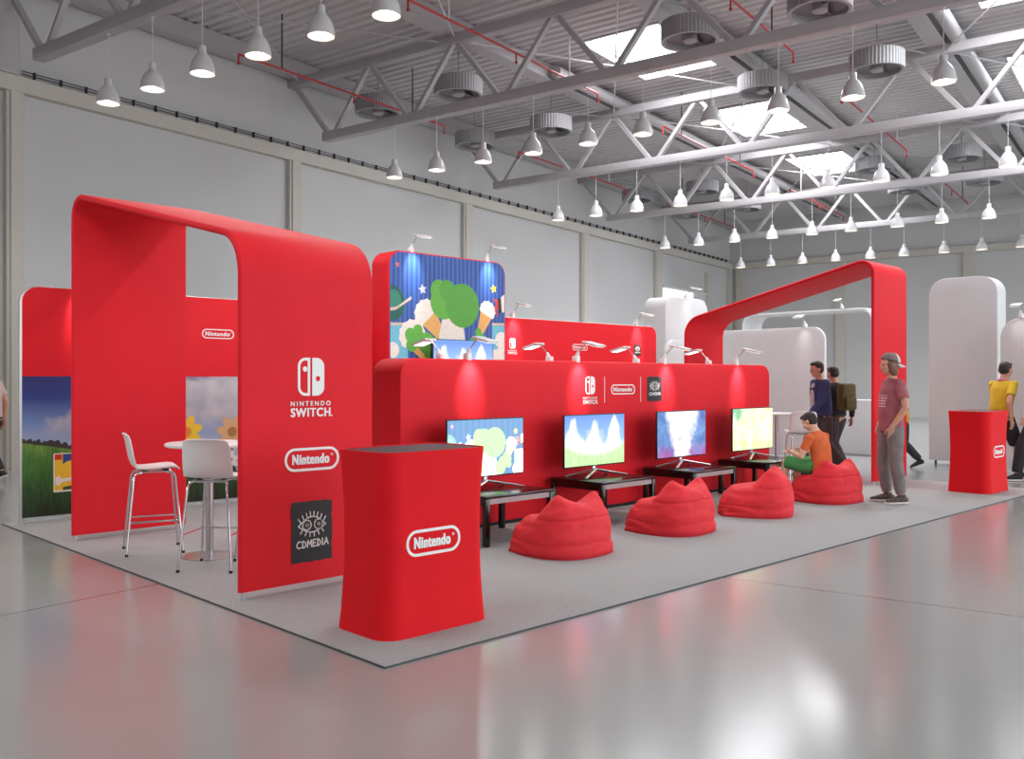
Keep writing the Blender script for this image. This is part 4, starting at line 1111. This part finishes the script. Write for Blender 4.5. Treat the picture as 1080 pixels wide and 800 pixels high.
    tube(bm, [wa_.lerp(pe, .62), pe, pe+(pe-wa_)*.22], [(.152*s+q*.4, .108*s+q*.4), (.166*s+q*.6, .115*s+q*.6), (.15*s, .1*s)], 20, side=sd)
    for k in 'LR':
        hp, kn, an = V3(J['hip'+k]), V3(J['kn'+k]), V3(J['an'+k]); td = V3(J['toe'+k]).normalized()
        if C.get('short'):
            tube(bm, [hp, hp.lerp(kn, .4), hp.lerp(kn, .98)], [.092*s+q, .086*s+q*1.2, .068*s+q*1.6], 16)
        else:
            tube(bm, [hp, hp.lerp(kn, .35), hp.lerp(kn, .8), kn, kn.lerp(an, .35), kn.lerp(an, .8), an+Vector((0, 0, .02))], [.092*s+q, .088*s+q, .068*s+q*1.2, .063*s+q*1.3, .062*s+q*1.2, .048*s+q*1.5, .042*s+q*1.1], 16)
    obj('trousers' if not C.get('short') else 'shorts', remesh(bm, vox*.9, 4), C['pants'], r, False)
    # shoes
    for k in 'LR':
        an = V3(J['an'+k]); td = V3(J['toe'+k]).normalized(); dn = V3(J.get('down'+k, (0, 0, -1))); sdv = dn.cross(td)
        bm = newbm(); F = lambda a, d: an+td*a*s+dn*d*s
        tube(bm, [F(-.065, .055), F(-.02, .045), F(.04, .050), F(.11, .062), F(.175, .070)], [(.032*s, .036*s), (.042*s, .05*s), (.046*s, .044*s), (.050*s, .032*s), (.036*s, .022*s)], 14, side=sdv, roundcap=True)
        tube(bm, [F(-.01, .04), F(-.012, -.012)], [.05*s, .046*s], 12)
        sh = obj('shoe', remesh(bm, .008, 3), C['shoe'], r, False)
        bm = newbm(); P = []
        for a, wd in ((-.098, .012), (-.085, .034), (-.04, .043), (.03, .046), (.11, .055), (.17, .048), (.20, .026), (.208, .01)): P.append((a, wd))
        loop = [(a, wd) for a, wd in P]+[(a, -wd) for a, wd in P[::-1]]
        A = [bm.verts.new(F(a, .078)+sdv*wd*s) for a, wd in loop]; B = [bm.verts.new(F(a, .098)+sdv*wd*s) for a, wd in loop]
        bm.faces.new(A); bm.faces.new(B[::-1])
        for i in range(len(loop)): bm.faces.new((A[i], A[(i+1) % len(loop)], B[(i+1) % len(loop)], B[i]))
        obj('sole', bm, C.get('sole', M['sole']), sh, False)
    return r, T, Rm
def hair_short(r, T, Rm, m, hs=1., long=False):
    bm = newbm(); E = lambda x, y, z, a, b, q: ell(bm, T(x, y, z), (a*hs, b*hs, q*hs), 18, 12, Rm)
    E(-.022, 0, .042, .100, .083, .088); E(-.05, 0, .0, .068, .078, .075)
    for y in (1, -1): E(-.045, .05*y, -.01, .045, .034, .05)
    E(.04, 0, .085, .05, .06, .035)
    if long:
        E(-.055, 0, -.05, .05, .078, .075); E(-.06, 0, -.095, .04, .068, .05)
        for y in (1, -1): E(.0, .064*y, .0, .05, .024, .06); E(-.02, .062*y, -.045, .05, .028, .065); E(-.035, .055*y, -.085, .05, .03, .05)
    obj('hair', remesh(bm, .007*hs, 3), m, r, False)

# --- standing man, seen from his left side
BASE = dict(face=(1, 0, 0), neck=(-.015, 0, 1.50), chest=(-.01, 0, 1.27), waist=(0, 0, 1.08), pelvis=(-.01, 0, .95), head=(.02, 0, 1.665))
J = dict(BASE); J.update(shL=(-.03, .18, 1.43), elL=(-.075, .265, 1.155), wrL=(.065, .190, .925), handL=((-.05, -.30, -.93), (-.2, -1, 0), (1, 0, 0), .12),
    shR=(-.03, -.18, 1.43), elR=(-.06, -.27, 1.155), wrR=(.065, -.190, .925), handR=((-.05, .30, -.93), (-.2, 1, 0), (1, 0, 0), .12),
    hipL=(-.01, .095, .92), knL=(-.015, .115, .50), anL=(-.07, .125, .105), toeL=(1, .18, 0), hipR=(0, -.095, .92), knR=(.045, -.11, .50), anR=(.0, -.115, .105), toeR=(1, -.2, 0),
    face=(1, .06, .02), hem=(-.005, 0, .90))
man, T, Rm = person('person', 'person in maroon shirt, grey jeans and backward cap, hands in pockets', (11.03, 4.76, CZ), R(135.7), J,
    dict(skin=M['skin'], shirt=M['maroon'], pants=M['jeans'], shoe=M['camo'], loose=.022, leg=.012), .0065)
hair_short(man, T, Rm, M['hairbrown'], 1., True)
bm = newbm(); rows = []; n = 28
for i in range(11):                      # cap crown, lower at the back
    ph = (PI/2)*i/10; row = []
    for k in range(n):
        a = 2*PI*k/n; c_, s_ = math.cos(ph)**.75, math.sin(ph)
        x = -.018+.112*c_*math.cos(a); y = .094*c_*math.sin(a); z = .045+.10*s_ + .22*(x+.02)*(1-s_)
        row.append(bm.verts.new(T(x, y, z)))
    rows.append(row)
for a, b in zip(rows, rows[1:]):
    for k in range(n):
        bm.faces.new((a[k], a[(k+1) % n], b[(k+1) % n], b[k]))
bmesh.ops.remove_doubles(bm, verts=bm.verts[:], dist=.0008)
for f in bm.faces:
    c = Rm.transposed() @ (f.calc_center_median()-T(0, 0, 0))
    f.material_index = 1 if c.x < -.055 else 0
cap = obj('cap', bm, [M['capgrey'], M['capwhite']], man)
so = cap.modifiers.new('s', 'SOLIDIFY'); so.thickness = .004; so.offset = 1
bm = newbm(); A, B = [], []
for k in range(13):
    a = -PI/2*.72+PI*.72*k/12
    ci = (-.018-.108*math.cos(a), .09*math.sin(a)); co = (-.018-.172*math.cos(a)-.012, .085*math.sin(a)); 
    dr = .012*abs(math.sin(a))
    A.append((ci[0], ci[1], .020-dr)); B.append((co[0], co[1], -.012-dr*1.6))
for th in (0, .005):
    pass
va = [bm.verts.new(T(*p)) for p in A]; vb = [bm.verts.new(T(*p)) for p in B]
for k in range(12): bm.faces.new((va[k], va[k+1], vb[k+1], vb[k]))
br = obj('brim', bm, M['capwhite'], cap); so = br.modifiers.new('s', 'SOLIDIFY'); so.thickness = .006

# --- boy on the beanbag, seen from behind
s = .88
J = dict(head=(.13, .0, .965), face=(.86, .12, -.50), hup=(.5, .05, .86), neck=(.035, 0, .845), chest=(-.02, 0, .665), waist=(-.04, 0, .50), pelvis=(-.035, 0, .40),
    shL=(.02, .18, .775), elL=(.09, .235, .545), wrL=(.285, .145, .585), handL=((1, -.35, .1), (0, -1, .3), (0, .1, 1), .6),
    shR=(.02, -.18, .775), elR=(.09, -.235, .545), wrR=(.285, -.145, .585), handR=((1, .35, .1), (0, 1, .3), (0, .1, 1), .6),
    hipL=(.0, .085, .40), knL=(.37, .14, .46), anL=(.42, .14, .093), toeL=(1, .1, 0), hipR=(.0, -.085, .40), knR=(.37, -.14, .46), anR=(.42, -.14, .093), toeR=(1, -.1, 0), hs=.92, hem=(-.045, 0, .40), hands=.85)
boy, T, Rm = person('person', 'seated person in orange shirt on the farthest beanbag, holding a game console', (10.60, 5.47, CZ), R(86), J,
    dict(skin=M['skinb'], shirt=M['orange'], pants=M['green'], shoe=M['darkcloth'], loose=.012, leg=.015, short=True), .007, s=s)
hair_short(boy, T, Rm, M['hairdark'], .92)
gc = thing('handheld_console', 'black and white handheld game console in the seated boy\'s hands', 'game console', boy.location + Matrix.Rotation(R(86), 3, 'Z') @ Vector((.40, 0, .585)), R(86))
b = newbm(); box(b, -.042, .042, -.075, .075, -.008, .008, .006); obj('body', b, M['blackplastic'], gc)
for sy in (1, -1):
    b = newbm(); box(b, -.042, .042, sy*.096-.020, sy*.096+.020, -.009, .009, .007); obj('side_grip', b, M['plastic'], gc)

# --- walkers (sharp, in mid stride)
def walk_pose(st_=.26, lean=.03, arm=.2):
    return dict(head=(.05+lean, 0, 1.645), face=(1, .0, -.12), neck=(lean, 0, 1.49), chest=(lean*.6, 0, 1.27), waist=(0, 0, 1.08), pelvis=(-.01, 0, .94),
        shL=(lean-.01, .172, 1.425), elL=(lean-.01+arm*.5, .222, 1.15), wrL=(lean+arm*1.4, .22, .96), handL=((.5, 0, -.85), (0, -1, 0), (1, 0, 0), .35),
        shR=(lean-.01, -.172, 1.425), elR=(lean-.05-arm*.6, -.222, 1.16), wrR=(lean-arm*.7, -.24, .90), handR=((.1, 0, -1), (0, 1, 0), (1, 0, 0), .35),
        hipL=(-.01, .09, .91), knL=(-.03, .10, .50), anL=(-st_-.08, .10, .165), toeL=(1, 0, -.35), hipR=(0, -.09, .91), knR=(st_*.75, -.10, .53), anR=(st_+.02, -.10, .105), toeR=(1, -.05, 0))
HL = R(135.7)
p, T, Rm = person('person', 'person in blue jacket over pale shirt walking left past the white panel', (13.38, 6.86, CZ), HL+R(10), walk_pose(.2), dict(skin=M['skin'], shirt=M['bluejacket'], pants=M['trousers'], shoe=M['darkcloth'], loose=.03, leg=.025, sleeve='long', sole=M['darkcloth']), .010)
hair_short(p, T, Rm, M['hairdark'])
b = newbm(); tube(b, [(.135, 0, 1.42), (.155, 0, 1.25), (.15, 0, 1.02)], [(.05, .012), (.06, .012), (.07, .012)], 12, side=(0, 1, 0), roundcap=True); obj('undershirt', b, M['shirtwhite'], p)
p, T, Rm = person('person', 'person with olive backpack walking behind the one in the blue jacket', (14.25, 7.05, 0), R(70), walk_pose(.2), dict(skin=M['skin'], shirt=M['darkcloth'], pants=M['trousers'], shoe=M['darkcloth'], loose=.02, leg=.02, sleeve='long', sole=M['darkcloth']), .011, scale=.97)
hair_short(p, T, Rm, M['hairdark'])
bp_ = thing('backpack', 'olive backpack worn on the back of the walker behind the blue jacket', 'backpack', (14.25, 7.05, 0), R(70))
b = newbm(); box(b, -.31, -.145, -.15, .15, 1.0, 1.44, .05); obj('bag', b, M['olive'], bp_)
b = newbm(); box(b, -.35, -.30, -.11, .11, 1.02, 1.22, .02); obj('front_pocket', b, M['olive'], bp_)
p, T, Rm = person('person', 'person in yellow top with pink trim walking behind the far red counter', (14.95, 4.78, 0), R(-20), walk_pose(.27, .06), dict(skin=M['skin'], shirt=M['yellow'], pants=M['darkcloth'], shoe=M['darkcloth'], loose=.015, leg=.02, short=True), .010)
hair_short(p, T, Rm, M['hairdark'])
b = newbm(); lathe(b, [(.070, 1.475), (.078, 1.475), (.082, 1.50), (.072, 1.50), (.070, 1.475)], 24, (.05, 0, 0)); obj('pink_collar', b, M['pink'], p)
p, T, Rm = person('person', 'person in dark olive clothes cut by the right edge, behind the yellow top', (14.95, 4.25, 0), HL, walk_pose(.27), dict(skin=M['skin'], shirt=M['olive'], pants=M['darkcloth'], shoe=M['darkcloth'], loose=.02, leg=.02), .011)
hair_short(p, T, Rm, M['hairbrown'])
p, T, Rm = person('person', 'person in mustard top half hidden behind the slanted arch leg', (15.75, 6.62, 0), R(135), walk_pose(.26), dict(skin=M['skin'], shirt=M['mustard'], pants=M['darkcloth'], shoe=M['darkcloth'], loose=.03, leg=.02, sole=M['darkcloth']), .012, scale=.82)
hair_short(p, T, Rm, M['hairdark'])
p, T, Rm = person('person', 'person in pale blouse and dark skirt at the far left edge', (3.92, 14.95, 0), HL, walk_pose(.12, .0, .08), dict(skin=M['skin'], shirt=M['rose'], pants=M['darkcloth'], shoe=M['darkcloth'], loose=.02, leg=.015), .010)
hair_short(p, T, Rm, M['hairdark'], 1., True)

# ------------------------------------------------------------------ light, camera
w = bpy.data.worlds.new('hall_daylight'); SC.world = w; w.use_nodes = True
bg = w.node_tree.nodes['Background']; bg.inputs[0].default_value = (.90, .98, 1., 1); bg.inputs[1].default_value = 4.1
for i, (a, b, c, d) in enumerate(SKY):
    l = bpy.data.lights.new('skylight', 'AREA'); l.shape = 'RECTANGLE'; l.size = 2.8; l.size_y = 1.7; l.energy = 290; l.color = (.95, .97, 1.)
    o = bpy.data.objects.new('skylight', l); COL.objects.link(o); o.location = H((a+b)/2, (c+d)/2, ROOF+.1); o.rotation_euler = (0, 0, HA)
cam = bpy.data.cameras.new('camera'); co = bpy.data.objects.new('camera', cam); COL.objects.link(co)
co.location = (0, 0, 1.5); co.rotation_euler = (R(90), 0, -R(44.25))
cam.sensor_fit = 'HORIZONTAL'; cam.sensor_width = 36; cam.lens = 969/1080*36; cam.clip_end = 200
SC.camera = co
vs = SC.view_settings; vs.view_transform = 'Standard'; vs.look = 'None'; vs.gamma = 1; vs.exposure = -.08; vs.use_curve_mapping = False
SC.cycles.use_denoising = True
SC.cycles.max_bounces = 8; SC.cycles.diffuse_bounces = 5; SC.cycles.sample_clamp_indirect = 6
